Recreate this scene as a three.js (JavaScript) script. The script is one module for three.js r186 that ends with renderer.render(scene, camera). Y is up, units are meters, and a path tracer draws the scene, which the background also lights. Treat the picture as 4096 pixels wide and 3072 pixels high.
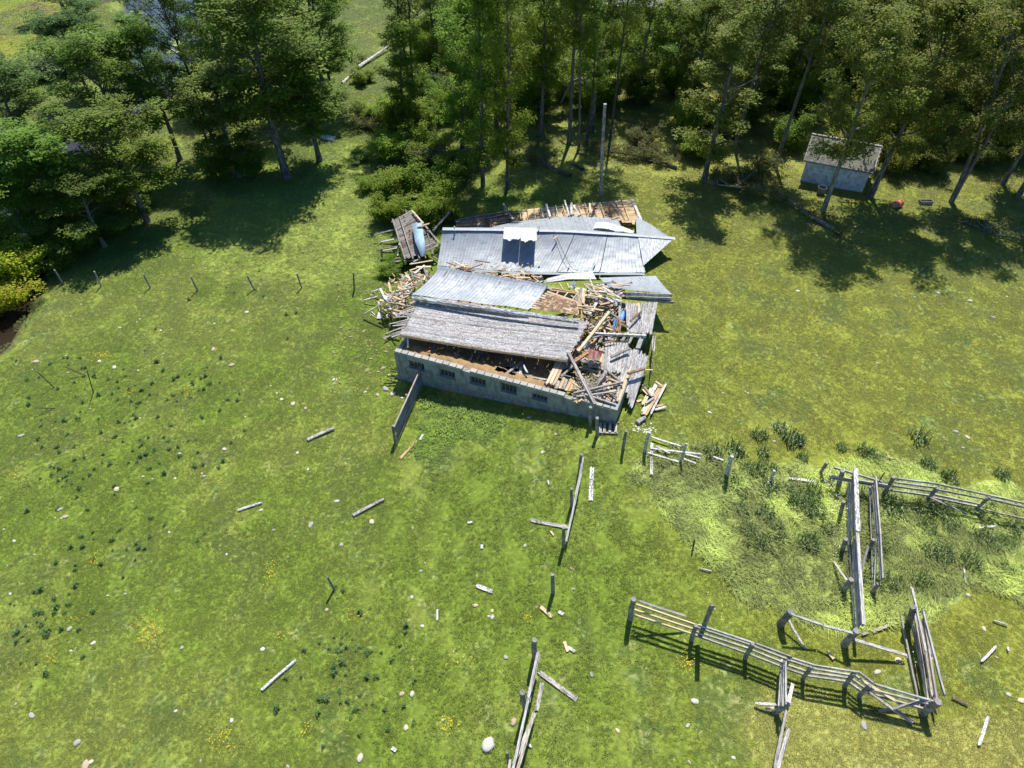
import * as THREE from 'three';
import { Sky } from 'three/addons/objects/Sky.js';
import { mergeGeometries, mergeVertices } from 'three/addons/utils/BufferGeometryUtils.js';

/* ---------- camera, sky, sun, exposure ---------- */
const scene = new THREE.Scene();
const CAM_H = 30, PITCH = Math.PI / 4, FPX = 2731, CX = 2048, CY = 1536;
const camera = new THREE.PerspectiveCamera(2 * Math.atan(CY / FPX) * 180 / Math.PI, 4 / 3, 0.5, 3000);
camera.position.set(0, CAM_H, 0);
camera.rotation.x = -PITCH;
scene.add(camera);
const renderer = new THREE.WebGLRenderer({ antialias: true });
renderer.setSize(1024, 768);
renderer.toneMapping = THREE.LinearToneMapping;
renderer.toneMappingExposure = 1.26;
renderer.shadowMap.enabled = true;
const SUN = new THREE.Vector3(0.11, 1, -0.56).normalize();      // high, behind the wreck and a little to the right
const sky = new Sky();
sky.name = 'sky'; sky.scale.setScalar(2500); sky.userData = { kind: 'structure' };
sky.material.uniforms.sunPosition.value.copy(SUN);
sky.material.uniforms.turbidity.value = 2.2;
sky.material.uniforms.rayleigh.value = 1.4;
sky.material.uniforms.mieCoefficient.value = 0.004;
scene.add(sky);
scene.environmentIntensity = 0.10;
const sun = new THREE.DirectionalLight(new THREE.Color(1, 0.955, 0.86), 5);
sun.name = 'sun_light';
sun.position.copy(SUN).multiplyScalar(150).add(new THREE.Vector3(0, 0, -45));
sun.target.position.set(0, 0, -45);
sun.castShadow = true; sun.shadow.mapSize.set(4096, 4096);
Object.assign(sun.shadow.camera, { left: -80, right: 80, top: 80, bottom: -80, near: 10, far: 320 });
scene.add(sun, sun.target);

/* ---------- helpers ---------- */
const V = (x, y, z) => new THREE.Vector3(x, y, z);
const C = (r, g, b) => new THREE.Color().setRGB(r, g, b);
function rng(seed) { let a = seed >>> 0; return () => { a = (a + 0x6D2B79F5) >>> 0; let t = a; t = Math.imul(t ^ (t >>> 15), t | 1); t ^= t + Math.imul(t ^ (t >>> 7), t | 61); return ((t ^ (t >>> 14)) >>> 0) / 4294967296; }; }
const R0 = rng(20240611);
const rr = (a, b, r = R0) => a + (b - a) * r();
const pick = (a, r = R0) => a[Math.floor(r() * a.length)];
const clamp = (x, a = 0, b = 1) => Math.min(b, Math.max(a, x));
const sstep = (a, b, x) => { const t = clamp((x - a) / (b - a)); return t * t * (3 - 2 * t); };
const lerp = (a, b, t) => a + (b - a) * t;
const HASH = new Float32Array(65536); { const r = rng(77); for (let i = 0; i < 65536; i++) HASH[i] = r(); }
function vnoise(x, y) {
  const xi = Math.floor(x), yi = Math.floor(y), fx = x - xi, fy = y - yi;
  const u = fx * fx * (3 - 2 * fx), v = fy * fy * (3 - 2 * fy);
  const h = (a, b) => HASH[((a & 255) << 8) | (b & 255)];
  const a = h(xi, yi), b = h(xi + 1, yi), c = h(xi, yi + 1), d = h(xi + 1, yi + 1);
  return a + (b - a) * u + (c - a) * v + (a - b - c + d) * u * v;
}
const fbm = (x, y, o = 4) => { let s = 0, a = 0.5, n = 0; for (let i = 0; i < o; i++) { s += a * vnoise(x, y); n += a; a *= 0.5; x = x * 2.03 + 17.1; y = y * 2.03 + 9.7; } return s / n; };

/* a pixel of the 4096 x 3072 photograph gives a direction; the height of what it shows gives the distance */
const SP = Math.sin(PITCH), CP = Math.cos(PITCH);
function rayDir(u, v) { const a = (u - CX) / FPX, b = (CY - v) / FPX; return V(a, -SP + b * CP, -CP - b * SP); }
function W(u, v, h) { const d = rayDir(u, v), t = (h - CAM_H) / d.y; return V(d.x * t, h, d.z * t); }
/* creek: centre line and half width */
const CREEK = [[660, -260, 7], [655, 0, 5.5], [660, 110, 4.6], [670, 230, 4.2], [560, 390, 3.4], [380, 520, 3], [200, 650, 3.2], [95, 770, 3.6], [60, 880, 3.2], [95, 1010, 1.5], [125, 1150, 0.9], [75, 1250, 0.9], [-60, 1390, 1.8], [-400, 1600, 2]].map(([u, v, w]) => { const p = v < -100 ? W(660, -100, -0.7).add(V(-6, 0, -60)) : W(u, v, -0.7); return [p.x, p.z, w]; });
function creekDist(x, z) {                                       // distance to the bank line, below 0 in the water
  let best = 1e9;
  for (let i = 0; i + 1 < CREEK.length; i++) {
    const [ax, az, aw] = CREEK[i], [bx, bz, bw] = CREEK[i + 1], dx = bx - ax, dz = bz - az;
    const t = clamp(((x - ax) * dx + (z - az) * dz) / (dx * dx + dz * dz));
    const d = Math.hypot(x - ax - dx * t, z - az - dz * t) - lerp(aw, bw, t);
    if (d < best) best = d;
  }
  return best;
}
function T(x, z) {
  let y = 1.3 * sstep(-8, 9, x) + (vnoise(x * 0.13 + 40, z * 0.13 + 7) - 0.5) * 0.16 * sstep(12, 30, -z + Math.abs(x) * 0.3);
  if (x < -12) { const d = creekDist(x, z); y -= 1.15 * (1 - sstep(-1.6, 1.5, d)); }
  return y;
}
function P(u, v, h = 0) { let y = 0, p; for (let i = 0; i < 14; i++) { p = W(u, v, y + h); y = T(p.x, p.z); } return p; }   // a point h above the ground
const PX = p => { const x = p.x, y = p.y - CAM_H, z = p.z, d = -SP * y - CP * z; return [CX + FPX * x / d, CY - FPX * (CP * y - SP * z) / d]; };

const used = {};
function numbered(n) { const k = used[n] = (used[n] ?? -1) + 1; return k ? `${n}_${String(k).padStart(3, '0')}` : n; }
function tag(o, label, category, group, kind) { o.userData.label = label; if (category) o.userData.category = category; if (group) o.userData.group = group; if (kind) o.userData.kind = kind; return o; }
function thing(name, label, category, pos, group) { const o = new THREE.Group(); o.name = numbered(name); if (pos) o.position.copy(pos); scene.add(o); return tag(o, label, category, group); }
function mesh(name, geo, mat, parent) { const m = new THREE.Mesh(geo, mat); m.name = name; m.castShadow = m.receiveShadow = true; if (parent) parent.add(m); return m; }
function top(name, geo, mat, label, category, group, kind) { const m = mesh(numbered(name), geo, mat, scene); return tag(m, label, category, group, kind); }
const _m = new THREE.Matrix4(), _q = new THREE.Quaternion();

/* ---------- textures ---------- */
const toS = x => Math.round(255 * Math.pow(clamp(x), 1 / 2.2));
function tex(w, h, fn, srgb = true) {
  const d = new Uint8Array(w * h * 4);
  for (let j = 0; j < h; j++) for (let i = 0; i < w; i++) { const c = fn(i / w, j / h, i, j), k = (j * w + i) * 4; if (srgb) { d[k] = toS(c[0]); d[k + 1] = toS(c[1]); d[k + 2] = toS(c[2]); } else { d[k] = d[k + 1] = d[k + 2] = 255 * clamp(c); } d[k + 3] = 255; }
  const t = new THREE.DataTexture(d, w, h); t.wrapS = t.wrapT = THREE.RepeatWrapping; t.magFilter = THREE.LinearFilter; t.minFilter = THREE.LinearMipmapLinearFilter; t.generateMipmaps = true; t.needsUpdate = true;
  if (srgb) t.colorSpace = THREE.SRGBColorSpace; return t;
}
const mix3 = (a, b, t) => [lerp(a[0], b[0], t), lerp(a[1], b[1], t), lerp(a[2], b[2], t)];
const grain = (u, v, s) => fbm(u * 5 + s * 13, v * 46 + s * 7, 3);
const woodGreyTex = tex(512, 256, (u, v) => { const g = grain(u, v, 1), b = fbm(u * 26 + 5, v * 34, 3), k = sstep(0.36, 0.62, g * 0.55 + b * 0.45); let c = mix3([0.20, 0.185, 0.17], [0.60, 0.575, 0.54], k); if (vnoise(u * 7, v * 90) > 0.86) c = mix3(c, [0.10, 0.09, 0.08], 0.7); return c; });
const woodPaintTex = tex(512, 256, (u, v) => { const g = grain(u, v, 4), b = fbm(u * 40 + 9, v * 30, 3), k = sstep(0.40, 0.60, g * 0.35 + b * 0.65); let c = mix3([0.27, 0.245, 0.235], [0.80, 0.79, 0.77], k); if (vnoise(u * 9 + 3, v * 60) > 0.88) c = mix3(c, [0.13, 0.11, 0.10], 0.65); return c; });
const woodFreshTex = tex(512, 256, (u, v) => { const g = grain(u, v, 2), b = fbm(u * 10 + 5, v * 12, 3); let c = mix3([0.46, 0.31, 0.15], [0.78, 0.62, 0.40], sstep(0.3, 0.68, g)); c = mix3(c, [0.60, 0.55, 0.46], sstep(0.55, 0.75, b)); return c; });
const woodBrownTex = tex(512, 256, (u, v) => { const g = grain(u, v, 3), b = fbm(u * 9, v * 9, 3); return mix3(mix3([0.07, 0.045, 0.03], [0.25, 0.16, 0.10], sstep(0.3, 0.7, g)), [0.33, 0.27, 0.20], sstep(0.58, 0.8, b) * 0.7); });
const woodBump = tex(512, 256, (u, v) => grain(u, v, 1), false);
const barkTex = tex(256, 512, (u, v) => { const g = fbm(u * 30, v * 12, 4), l = fbm(u * 6 + 8, v * 7, 3); let c = mix3([0.045, 0.04, 0.034], [0.21, 0.195, 0.17], sstep(0.3, 0.72, g)); return mix3(c, [0.24, 0.25, 0.19], sstep(0.58, 0.75, l) * 0.6); });
const barkBump = tex(256, 512, (u, v) => fbm(u * 30, v * 12, 4), false);
const concreteTex = tex(1024, 512, (u, v) => { const b = fbm(u * 18, v * 12, 5), f = vnoise(u * 300, v * 200), s = fbm(u * 40 + 3, v * 5, 3); let c = mix3([0.31, 0.31, 0.30], [0.50, 0.50, 0.485], sstep(0.25, 0.75, b) * 0.8 + f * 0.2); c = mix3(c, [0.25, 0.24, 0.215], sstep(0.56, 0.75, s) * 0.75); return c; });
const concreteBump = tex(512, 512, (u, v) => { const l = (v * 9) % 1; return 0.5 * fbm(u * 30, v * 30, 3) + (l < 0.06 ? 0 : 0.4); }, false);
const metalTex = tex(512, 512, (u, v) => { const b = fbm(u * 7, v * 5, 4), s = vnoise(u * 90, v * 6); let c = mix3([0.56, 0.575, 0.59], [0.70, 0.71, 0.715], sstep(0.3, 0.7, b) * 0.8 + s * 0.2); if (fbm(u * 22 + 4, v * 16, 3) > 0.72) c = mix3(c, [0.40, 0.34, 0.29], 0.5); return c; });
const metalRough = tex(256, 256, (u, v) => 0.34 + 0.30 * fbm(u * 8, v * 8, 4), false);
const hayTex = tex(512, 512, (u, v) => { const a = vnoise(u * 180 + v * 60, v * 40), b = vnoise(u * 40 - 3, v * 180 + u * 50), l = fbm(u * 8, v * 8, 3); let c = mix3([0.16, 0.09, 0.035], [0.55, 0.37, 0.17], clamp(a * 0.6 + b * 0.6 - 0.1)); return mix3(c, [0.24, 0.15, 0.07], sstep(0.45, 0.75, l) * 0.6); });
const rustTex = tex(256, 256, (u, v) => mix3([0.46, 0.13, 0.09], [0.66, 0.36, 0.31], sstep(0.35, 0.65, fbm(u * 10, v * 10, 4))));
const shingleTex = tex(256, 256, (u, v) => mix3([0.10, 0.095, 0.085], [0.30, 0.29, 0.26], sstep(0.25, 0.75, fbm(u * 24, v * 24, 3))));
const M = (o) => new THREE.MeshStandardMaterial({ roughness: 0.85, ...o });
const tinted = (map, tints, bump = 0.004, rough = 0.88) => tints.map(([r, g, b]) => M({ map, color: C(r, g, b), roughness: rough, bumpMap: woodBump, bumpScale: bump }));
const GREY = tinted(woodGreyTex, [[1, 1, 1], [0.82, 0.80, 0.79], [1.0, 0.96, 0.9], [0.68, 0.67, 0.66], [0.95, 0.95, 0.97], [0.86, 0.79, 0.70]]);
const PAINT = tinted(woodPaintTex, [[0.78, 0.77, 0.76], [0.66, 0.65, 0.65], [0.74, 0.71, 0.69], [0.56, 0.55, 0.55], [0.76, 0.76, 0.77]]);
const FRESH = tinted(woodFreshTex, [[1, 1, 1], [0.88, 0.84, 0.78], [1.0, 0.95, 0.88], [0.78, 0.70, 0.60], [0.96, 0.98, 1]]);
const BROWN = tinted(woodBrownTex, [[1, 1, 1], [1.4, 1.3, 1.2], [0.75, 0.75, 0.78], [1.8, 1.45, 1.25]]);
const DARKGREY = tinted(woodGreyTex, [[0.56, 0.54, 0.52], [0.64, 0.62, 0.60], [0.50, 0.48, 0.46]]);
const WHITE = tinted(woodPaintTex, [[1.05, 1.05, 1.05], [0.95, 0.95, 0.95]]);
const barkMat = M({ map: barkTex, bumpMap: barkBump, bumpScale: 0.02, roughness: 0.95 });
const barkDark = M({ map: barkTex, color: C(0.55, 0.5, 0.46), bumpMap: barkBump, bumpScale: 0.02, roughness: 0.95 });
const barkPale = M({ map: barkTex, color: C(1.6, 1.55, 1.45), bumpMap: barkBump, bumpScale: 0.012, roughness: 0.9 });
const deadMat = M({ map: woodGreyTex, color: C(0.75, 0.72, 0.68), roughness: 0.95 });
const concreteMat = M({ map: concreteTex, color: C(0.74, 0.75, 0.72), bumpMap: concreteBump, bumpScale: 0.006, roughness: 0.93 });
const capMat = [[0.98, 0.96, 0.90], [0.88, 0.87, 0.82], [1.06, 1.03, 0.96]].map(c => M({ map: concreteTex, color: C(...c), roughness: 0.95 }));
const metalMats = [[0.53, 0.57, 0.61], [0.515, 0.555, 0.60], [0.545, 0.58, 0.62], [0.505, 0.545, 0.59]].map(c => M({ map: metalTex, color: C(...c), metalness: 0.15, roughness: 1.15, roughnessMap: metalRough }));
const metalBright = M({ map: metalTex, color: C(0.86, 0.87, 0.88), metalness: 0.2, roughness: 0.7 });
const metalStripShaded = M({ map: metalTex, color: C(0.26, 0.40, 0.52), metalness: 0.4, roughness: 0.6 });  // hanging strip: bush shadow put into the colour as a darker tint
const hayMat = M({ map: hayTex, bumpMap: hayTex, bumpScale: 0.03, roughness: 1 });
const glassMat = new THREE.MeshPhysicalMaterial({ color: C(0.05, 0.06, 0.06), roughness: 0.12, metalness: 0 });
const ironMat = M({ color: C(0.05, 0.047, 0.045), roughness: 0.6, metalness: 0.6 });
const rustMat = M({ map: rustTex, roughness: 0.8 });

/* ---------- basic shapes ---------- */
const box = new THREE.BoxGeometry(1, 1, 1);
/* board: length along x, thickness y, width z, all 1; ragged ends in the variants */
function boardGeo(seed, rag) {
  const r = rng(seed), n = 4, a = [], b = [];
  for (let i = 0; i <= n; i++) { const z = i / n - 0.5; a.push([-0.5 + rag * r(), z]); b.push([0.5 - rag * r(), z]); }
  const pts = [...b, ...a.reverse()], s = new THREE.Shape(pts.map(p => new THREE.Vector2(p[0], p[1])));
  const g = new THREE.ExtrudeGeometry(s, { depth: 1, bevelEnabled: false });
  g.rotateX(Math.PI / 2); g.translate(0, 0.5, 0); 
  const p = g.attributes.position, uv = g.attributes.uv, du = r() * 3, dv = r();
  for (let i = 0; i < p.count; i++) uv.setXY(i, p.getX(i) * 0.8 + du, p.getZ(i) * 0.22 + p.getY(i) * 0.05 + dv);
  return g;
}
const CLEAN = [1, 2, 3, 4, 5, 6].map(s => boardGeo(s, 0.004)), RAGGED = [11, 12, 13, 14, 15, 16].map(s => boardGeo(s, 0.09));
const UP = V(0, 1, 0);
/* board from A to B (its centre line), the flat face towards n */
function board(name, A, B, w, t, mat, parent, { n = UP, geo, off } = {}) {
  const x = B.clone().sub(A), L = x.length(); x.normalize();
  let z = x.clone().cross(n); if (z.lengthSq() < 1e-5) z = x.clone().cross(V(1, 0.1, 0)); z.normalize();
  const y = z.clone().cross(x).normalize();
  const m = mesh(name, geo || pick(CLEAN), mat, null);
  const c = A.clone().add(B).multiplyScalar(0.5).sub(off || V(0, 0, 0));
  _m.makeBasis(x, y, z); m.quaternion.setFromRotationMatrix(_m); m.position.copy(c); m.scale.set(L, t, w);
  if (parent) parent.add(m); return m;
}
/* round pole with uneven outline */
function poleGeo(seed, taper = 0.85, seg = 9) {
  const r = rng(seed), g = new THREE.CylinderGeometry(taper, 1, 1, seg, 5), p = g.attributes.position, ph = r() * 6;
  for (let i = 0; i < p.count; i++) { const x = p.getX(i), y = p.getY(i), z = p.getZ(i), a = Math.atan2(z, x), k = 1 + 0.10 * Math.sin(3 * a + ph + y * 3) + 0.06 * Math.sin(5 * a - y * 8); p.setXYZ(i, x * k + 0.22 * Math.sin(y * 3 + ph), y + (y > 0.49 ? 0.012 * Math.sin(a + ph) : 0), z * k + 0.16 * Math.cos(y * 3.4 + ph)); }
  g.computeVertexNormals(); return g;
}
const POLES = [1, 2, 3, 4, 5].map(s => poleGeo(s));
function pole(name, A, B, r, mat, parent, off) {
  const d = B.clone().sub(A), L = d.length(), m = mesh(name, pick(POLES), mat, null);
  m.quaternion.setFromUnitVectors(UP, d.normalize()); m.position.copy(A).add(B).multiplyScalar(0.5); if (off) m.position.sub(off);
  m.scale.set(r, L, r); if (parent) parent.add(m); return m;
}
/* tapered tube through points with radii */
function tubeGeo(pts, radii, seg = 6) {
  const n = pts.length, pos = [], uv = [], idx = []; let L = 0, prev = V(1, 0, 0.3);
  for (let i = 0; i < n; i++) {
    const t = (i < n - 1 ? pts[i + 1].clone().sub(pts[i]) : pts[i].clone().sub(pts[i - 1])).normalize();
    if (i) L += pts[i].distanceTo(pts[i - 1]);
    let a = prev.clone().sub(t.clone().multiplyScalar(prev.dot(t))); if (a.lengthSq() < 1e-4) a = V(0, 0, 1).cross(t); a.normalize(); prev = a; const b = t.clone().cross(a);
    for (let j = 0; j <= seg; j++) { const q = j / seg * Math.PI * 2, k = radii[i]; pos.push(pts[i].x + (a.x * Math.cos(q) + b.x * Math.sin(q)) * k, pts[i].y + (a.y * Math.cos(q) + b.y * Math.sin(q)) * k, pts[i].z + (a.z * Math.cos(q) + b.z * Math.sin(q)) * k); uv.push(j / seg, L * 0.3); }
  }
  for (let i = 0; i < n - 1; i++) for (let j = 0; j < seg; j++) { const a = i * (seg + 1) + j, b = a + seg + 1; idx.push(a, a + 1, b, b, a + 1, b + 1); }
  const e = (n - 1) * (seg + 1), c = pos.length / 3; pos.push(pts[n - 1].x, pts[n - 1].y, pts[n - 1].z); uv.push(0.5, L * 0.3); for (let j = 0; j < seg; j++) idx.push(e + j, e + j + 1, c);
  const g = new THREE.BufferGeometry(); g.setAttribute('position', new THREE.Float32BufferAttribute(pos, 3)); g.setAttribute('uv', new THREE.Float32BufferAttribute(uv, 2)); g.setIndex(idx); g.computeVertexNormals(); return g;
}
function rockGeo(seed, flat = 0.6) {
  let g = new THREE.IcosahedronGeometry(1, 2); g.deleteAttribute('normal'); g.deleteAttribute('uv'); g = mergeVertices(g); const p = g.attributes.position, r = rng(seed), o = r() * 50;
  for (let i = 0; i < p.count; i++) { const x = p.getX(i), y = p.getY(i), z = p.getZ(i), k = 0.72 + 0.55 * fbm(x * 1.3 + o, z * 1.3 + y * 1.7 + o, 3); p.setXYZ(i, x * k * 1.2, y * k * flat, z * k); }
  g.computeVertexNormals(); return g;
}
/* bilinear patch */
const bil = (q, s, t) => V(0, 0, 0).addScaledVector(q[0], (1 - s) * (1 - t)).addScaledVector(q[1], s * (1 - t)).addScaledVector(q[2], s * t).addScaledVector(q[3], (1 - s) * t);
/* q = TL, TR, BR, BL; boards run from TL to TR (along s), rows step along t */
function boardPanel(o, name, q, wid, thick, mats, { gap = 0.006, jag = 0.02, miss = 0, split = [1, 2], ragged = false, bend, seed = 1, lift = 0.012, name2 } = {}) {
  const r = rng(seed), H = q[0].distanceTo(q[3]) * 0.5 + q[1].distanceTo(q[2]) * 0.5, L = q[0].distanceTo(q[1]), n = Math.max(1, Math.round(H / wid));
  const nor = q[1].clone().sub(q[0]).cross(q[3].clone().sub(q[0])).normalize(); if (nor.y < 0) nor.negate();
  for (let i = 0; i < n; i++) {
    const t = (i + 0.5) / n, k = split[0] + Math.floor(r() * (split[1] - split[0] + 1)), cuts = [(r() - 0.5) * jag];
    for (let j = 1; j < k; j++) cuts.push(j / k + (r() - 0.5) * 0.5 / k); cuts.push(1 + (r() - 0.5) * jag);
    for (let j = 0; j < k; j++) {
      if (r() < miss) continue;
      const f = (s) => { const p = bil(q, s, t); if (bend) p.add(bend(s, t)); return p; };
      const A = f(cuts[j] + 0.0008), B = f(cuts[j + 1] - 0.0008); const e = nor.clone().multiplyScalar(r() * lift); A.add(e); B.add(nor.clone().multiplyScalar(r() * lift));
      board(name, A, B, H / n - gap, thick, pick(mats, r), o, { n: nor, geo: pick(ragged && r() < 0.75 ? RAGGED : CLEAN, r), off: o.position });
    }
  }
  return nor;
}
/* ribbed metal sheet over a surface f(s,t); ribs run along t */
function ribSheet(o, name, f, s0, s1, t0, t1, width, mat, { nt = 10, pitch = 0.235, rib = 0.015, lift = 0, edge } = {}) {
  const nr = Math.max(1, Math.round(width / pitch)), prof = [[0, 0], [0.76, 0], [0.81, 1], [0.90, 1], [0.95, 0]], S = [];
  for (let k = 0; k < nr; k++) for (const [a, b] of prof) S.push([(k + a) / nr, b]); S.push([1, 0]);
  const pos = [], uv = [], idx = [], m = S.length, e = 1e-3;
  for (let j = 0; j <= nt; j++) for (let i = 0; i < m; i++) {
    const s = lerp(s0, s1, S[i][0]); let tt = j / nt; if (edge && j === nt) tt += edge(S[i][0]); const t = lerp(t0, t1, tt);
    const p = f(s, t), n = f(s + e, t).sub(f(s - e, t)).cross(f(s, t + e).sub(f(s, t - e))).normalize(); if (n.y < 0) n.negate();
    p.addScaledVector(n, S[i][1] * rib + lift).sub(o.position); pos.push(p.x, p.y, p.z); uv.push(s * 3 + s0 * 7.3, t * 1.3 + s0 * 3.1);
  }
  for (let j = 0; j < nt; j++) for (let i = 0; i < m - 1; i++) { const a = j * m + i, b = a + m; idx.push(a, b, a + 1, a + 1, b, b + 1); }
  let g = new THREE.BufferGeometry(); g.setAttribute('position', new THREE.Float32BufferAttribute(pos, 3)); g.setAttribute('uv', new THREE.Float32BufferAttribute(uv, 2)); g.setIndex(idx);
  g = g.toNonIndexed(); g.computeVertexNormals();
  return mesh(name, g, mat, o);
}
function loft(rows) {                                            // rows of points -> sheet
  const pos = [], idx = [], uv = [], m = rows[0].length; rows.forEach((r, j) => r.forEach((p, i) => { pos.push(p.x, p.y, p.z); uv.push(p.x * 0.4, p.z * 0.4); }));
  for (let j = 0; j + 1 < rows.length; j++) for (let i = 0; i + 1 < m; i++) { const a = j * m + i, b = a + m; idx.push(a, b, a + 1, a + 1, b, b + 1); }
  const g = new THREE.BufferGeometry(); g.setAttribute('position', new THREE.Float32BufferAttribute(pos, 3)); g.setAttribute('uv', new THREE.Float32BufferAttribute(uv, 2)); g.setIndex(idx); g.computeVertexNormals(); return g;
}
/* ---------- ground ---------- */
const inPoly = (x, y, q) => { let c = false; for (let i = 0, j = q.length - 1; i < q.length; j = i++) if ((q[i][1] > y) !== (q[j][1] > y) && x < (q[j][0] - q[i][0]) * (y - q[i][1]) / (q[j][1] - q[i][1]) + q[i][0]) c = !c; return c; };
const worldPoly = q => q.map(([u, v]) => { const p = P(u, v); return [p.x, p.z]; });
const TALL = worldPoly([[2520, 1900], [2700, 1790], [2950, 1850], [3260, 1890], [3560, 1850], [4200, 1980], [4200, 2330], [3850, 2430], [3600, 2560], [3260, 2560], [3000, 2370], [2790, 2180], [2640, 2040]]);
const STRAW = worldPoly([[3080, 2790], [3300, 2860], [3620, 2950], [3900, 2880], [4300, 2900], [4300, 3300], [2900, 3300], [2980, 2900]]);
const RANK = worldPoly([[1640, 1790], [1690, 1560], [1800, 1580], [2060, 1640], [2000, 1730], [1800, 1760], [1720, 1860]]);
const FLAT = worldPoly([[820, 830], [1250, 700], [1400, 560], [1560, 700], [1580, 900], [1500, 1130], [1050, 1140], [760, 1080]]);
const edgeNoise = (x, z) => (fbm(x * 0.5, z * 0.5, 3) - 0.5) * 3.2;
function zones(x, z) {
  const n1 = edgeNoise(x, z), n2 = edgeNoise(x + 31, z - 17);
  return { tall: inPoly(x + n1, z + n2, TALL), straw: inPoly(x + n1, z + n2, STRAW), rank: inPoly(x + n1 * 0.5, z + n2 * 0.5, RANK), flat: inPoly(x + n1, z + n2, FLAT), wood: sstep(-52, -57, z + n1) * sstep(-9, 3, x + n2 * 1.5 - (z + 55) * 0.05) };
}
const GA = [0.145, 0.212, 0.016], GB = [0.210, 0.250, 0.034], GC = [0.245, 0.258, 0.028], GD = [0.085, 0.152, 0.022], GS = [0.390, 0.370, 0.150], GF = [0.19, 0.225, 0.045];
function groundCol(x, z) {
  const a = fbm(x * 0.11, z * 0.11, 4), b = fbm(x * 0.55 + 9, z * 0.55, 3), c = fbm(x * 1.9, z * 1.9 + 5, 3), f = vnoise(x * 7.1, z * 7.1);
  let k = mix3(GA, GB, sstep(0.35, 0.65, a * 0.5 + b * 0.5));
  k = mix3(k, GC, sstep(-2, 14, x - 2 + (a - 0.5) * 14) * 0.75);
  k = mix3(k, GD, sstep(0.56, 0.72, b * 0.55 + c * 0.45) * 0.75);
  k = mix3(k, GS, sstep(0.60, 0.78, c * 0.5 + f * 0.3 + b * 0.2) * 0.45);
  const q = zones(x, z);
  if (q.tall) k = mix3(k, [0.36, 0.43, 0.12], 0.65); if (q.straw) k = mix3(k, [0.40, 0.37, 0.11], 0.5); if (q.rank) k = mix3(k, [0.11, 0.21, 0.03], 0.45); if (q.flat) k = mix3(k, [0.30, 0.37, 0.06], 0.6);
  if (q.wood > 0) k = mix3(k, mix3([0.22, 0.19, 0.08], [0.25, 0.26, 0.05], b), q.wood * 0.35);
  if (x < -30) { const d = creekDist(x, z); k = mix3(k, [0.09, 0.065, 0.04], (1 - sstep(-0.4, 0.9, d + (b - 0.5)))); if (x < -38 && d > 0) k = mix3(k, mix3([0.28, 0.38, 0.03], [0.52, 0.46, 0.02], sstep(0.45, 0.75, fbm(x * 0.8, z * 0.25, 3))), sstep(2, 9, d) * sstep(-48, -60, x + z * 0.02 - (z + 80) * 0.1)); }
  const g = 0.72 + 0.56 * f * (0.55 + 0.9 * vnoise(x * 15, z * 15)); return [k[0] * g, k[1] * g, k[2] * g];
}
const TS = 112;                                                   // metres that the colour map covers, then it mirrors
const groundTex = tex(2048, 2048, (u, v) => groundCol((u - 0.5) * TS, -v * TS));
groundTex.wrapS = groundTex.wrapT = THREE.MirroredRepeatWrapping;
const groundBumpT = tex(512, 512, (u, v) => { const w = (a, b, s) => vnoise((a * s) % 256, (b * s) % 256); return 0.5 * w(u, v, 64) + 0.5 * w(u + 0.3, v, 32); }, false); groundBumpT.repeat.set(30, 30);
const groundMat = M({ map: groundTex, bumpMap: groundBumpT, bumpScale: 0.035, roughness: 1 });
{
  const ax = [], az = []; const span = (a, b, s, o) => { for (let q = a; q < b - 1e-6; q += s) o.push(q); };
  ax.push(-1500, -700, -350, -200, -150, -120, -100); span(-90, 90, 0.75, ax); ax.push(90, 105, 130, 180, 350, 700, 1500);
  az.push(-2600, -1200, -600, -350, -250, -190, -160, -140); span(-126, 6, 0.7, az); az.push(6, 20, 50, 120, 300, 900);
  const pos = [], uv = [], idx = [], nx = ax.length;
  for (const z of az) for (const x of ax) { pos.push(x, T(x, z), z); uv.push(x / TS + 0.5, -z / TS); }
  for (let j = 0; j + 1 < az.length; j++) for (let i = 0; i + 1 < nx; i++) { const a = j * nx + i, b = a + nx; idx.push(a, b, a + 1, a + 1, b, b + 1); }
  const g = new THREE.BufferGeometry(); g.setAttribute('position', new THREE.Float32BufferAttribute(pos, 3)); g.setAttribute('uv', new THREE.Float32BufferAttribute(uv, 2)); g.setIndex(idx); g.computeVertexNormals();
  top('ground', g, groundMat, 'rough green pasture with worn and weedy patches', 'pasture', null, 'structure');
  // creek water
  const rows = CREEK.map(([x, z, w], i) => { const a = CREEK[Math.max(0, i - 1)], b = CREEK[Math.min(CREEK.length - 1, i + 1)], d = V(b[0] - a[0], 0, b[1] - a[1]).normalize(), s = V(-d.z, 0, d.x); return [-1, -0.5, 0, 0.5, 1].map(k => V(x, -0.62, z).addScaledVector(s, k * (w + 1.6))); });
  const wm = new THREE.MeshPhysicalMaterial({ color: C(0.030, 0.020, 0.012), roughness: 0.06, bumpMap: groundBumpT, bumpScale: 0.004 });
  top('creek_water', loft(rows), wm, 'dark brown still creek water winding behind the trees', 'water', null, 'structure');
}
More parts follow.
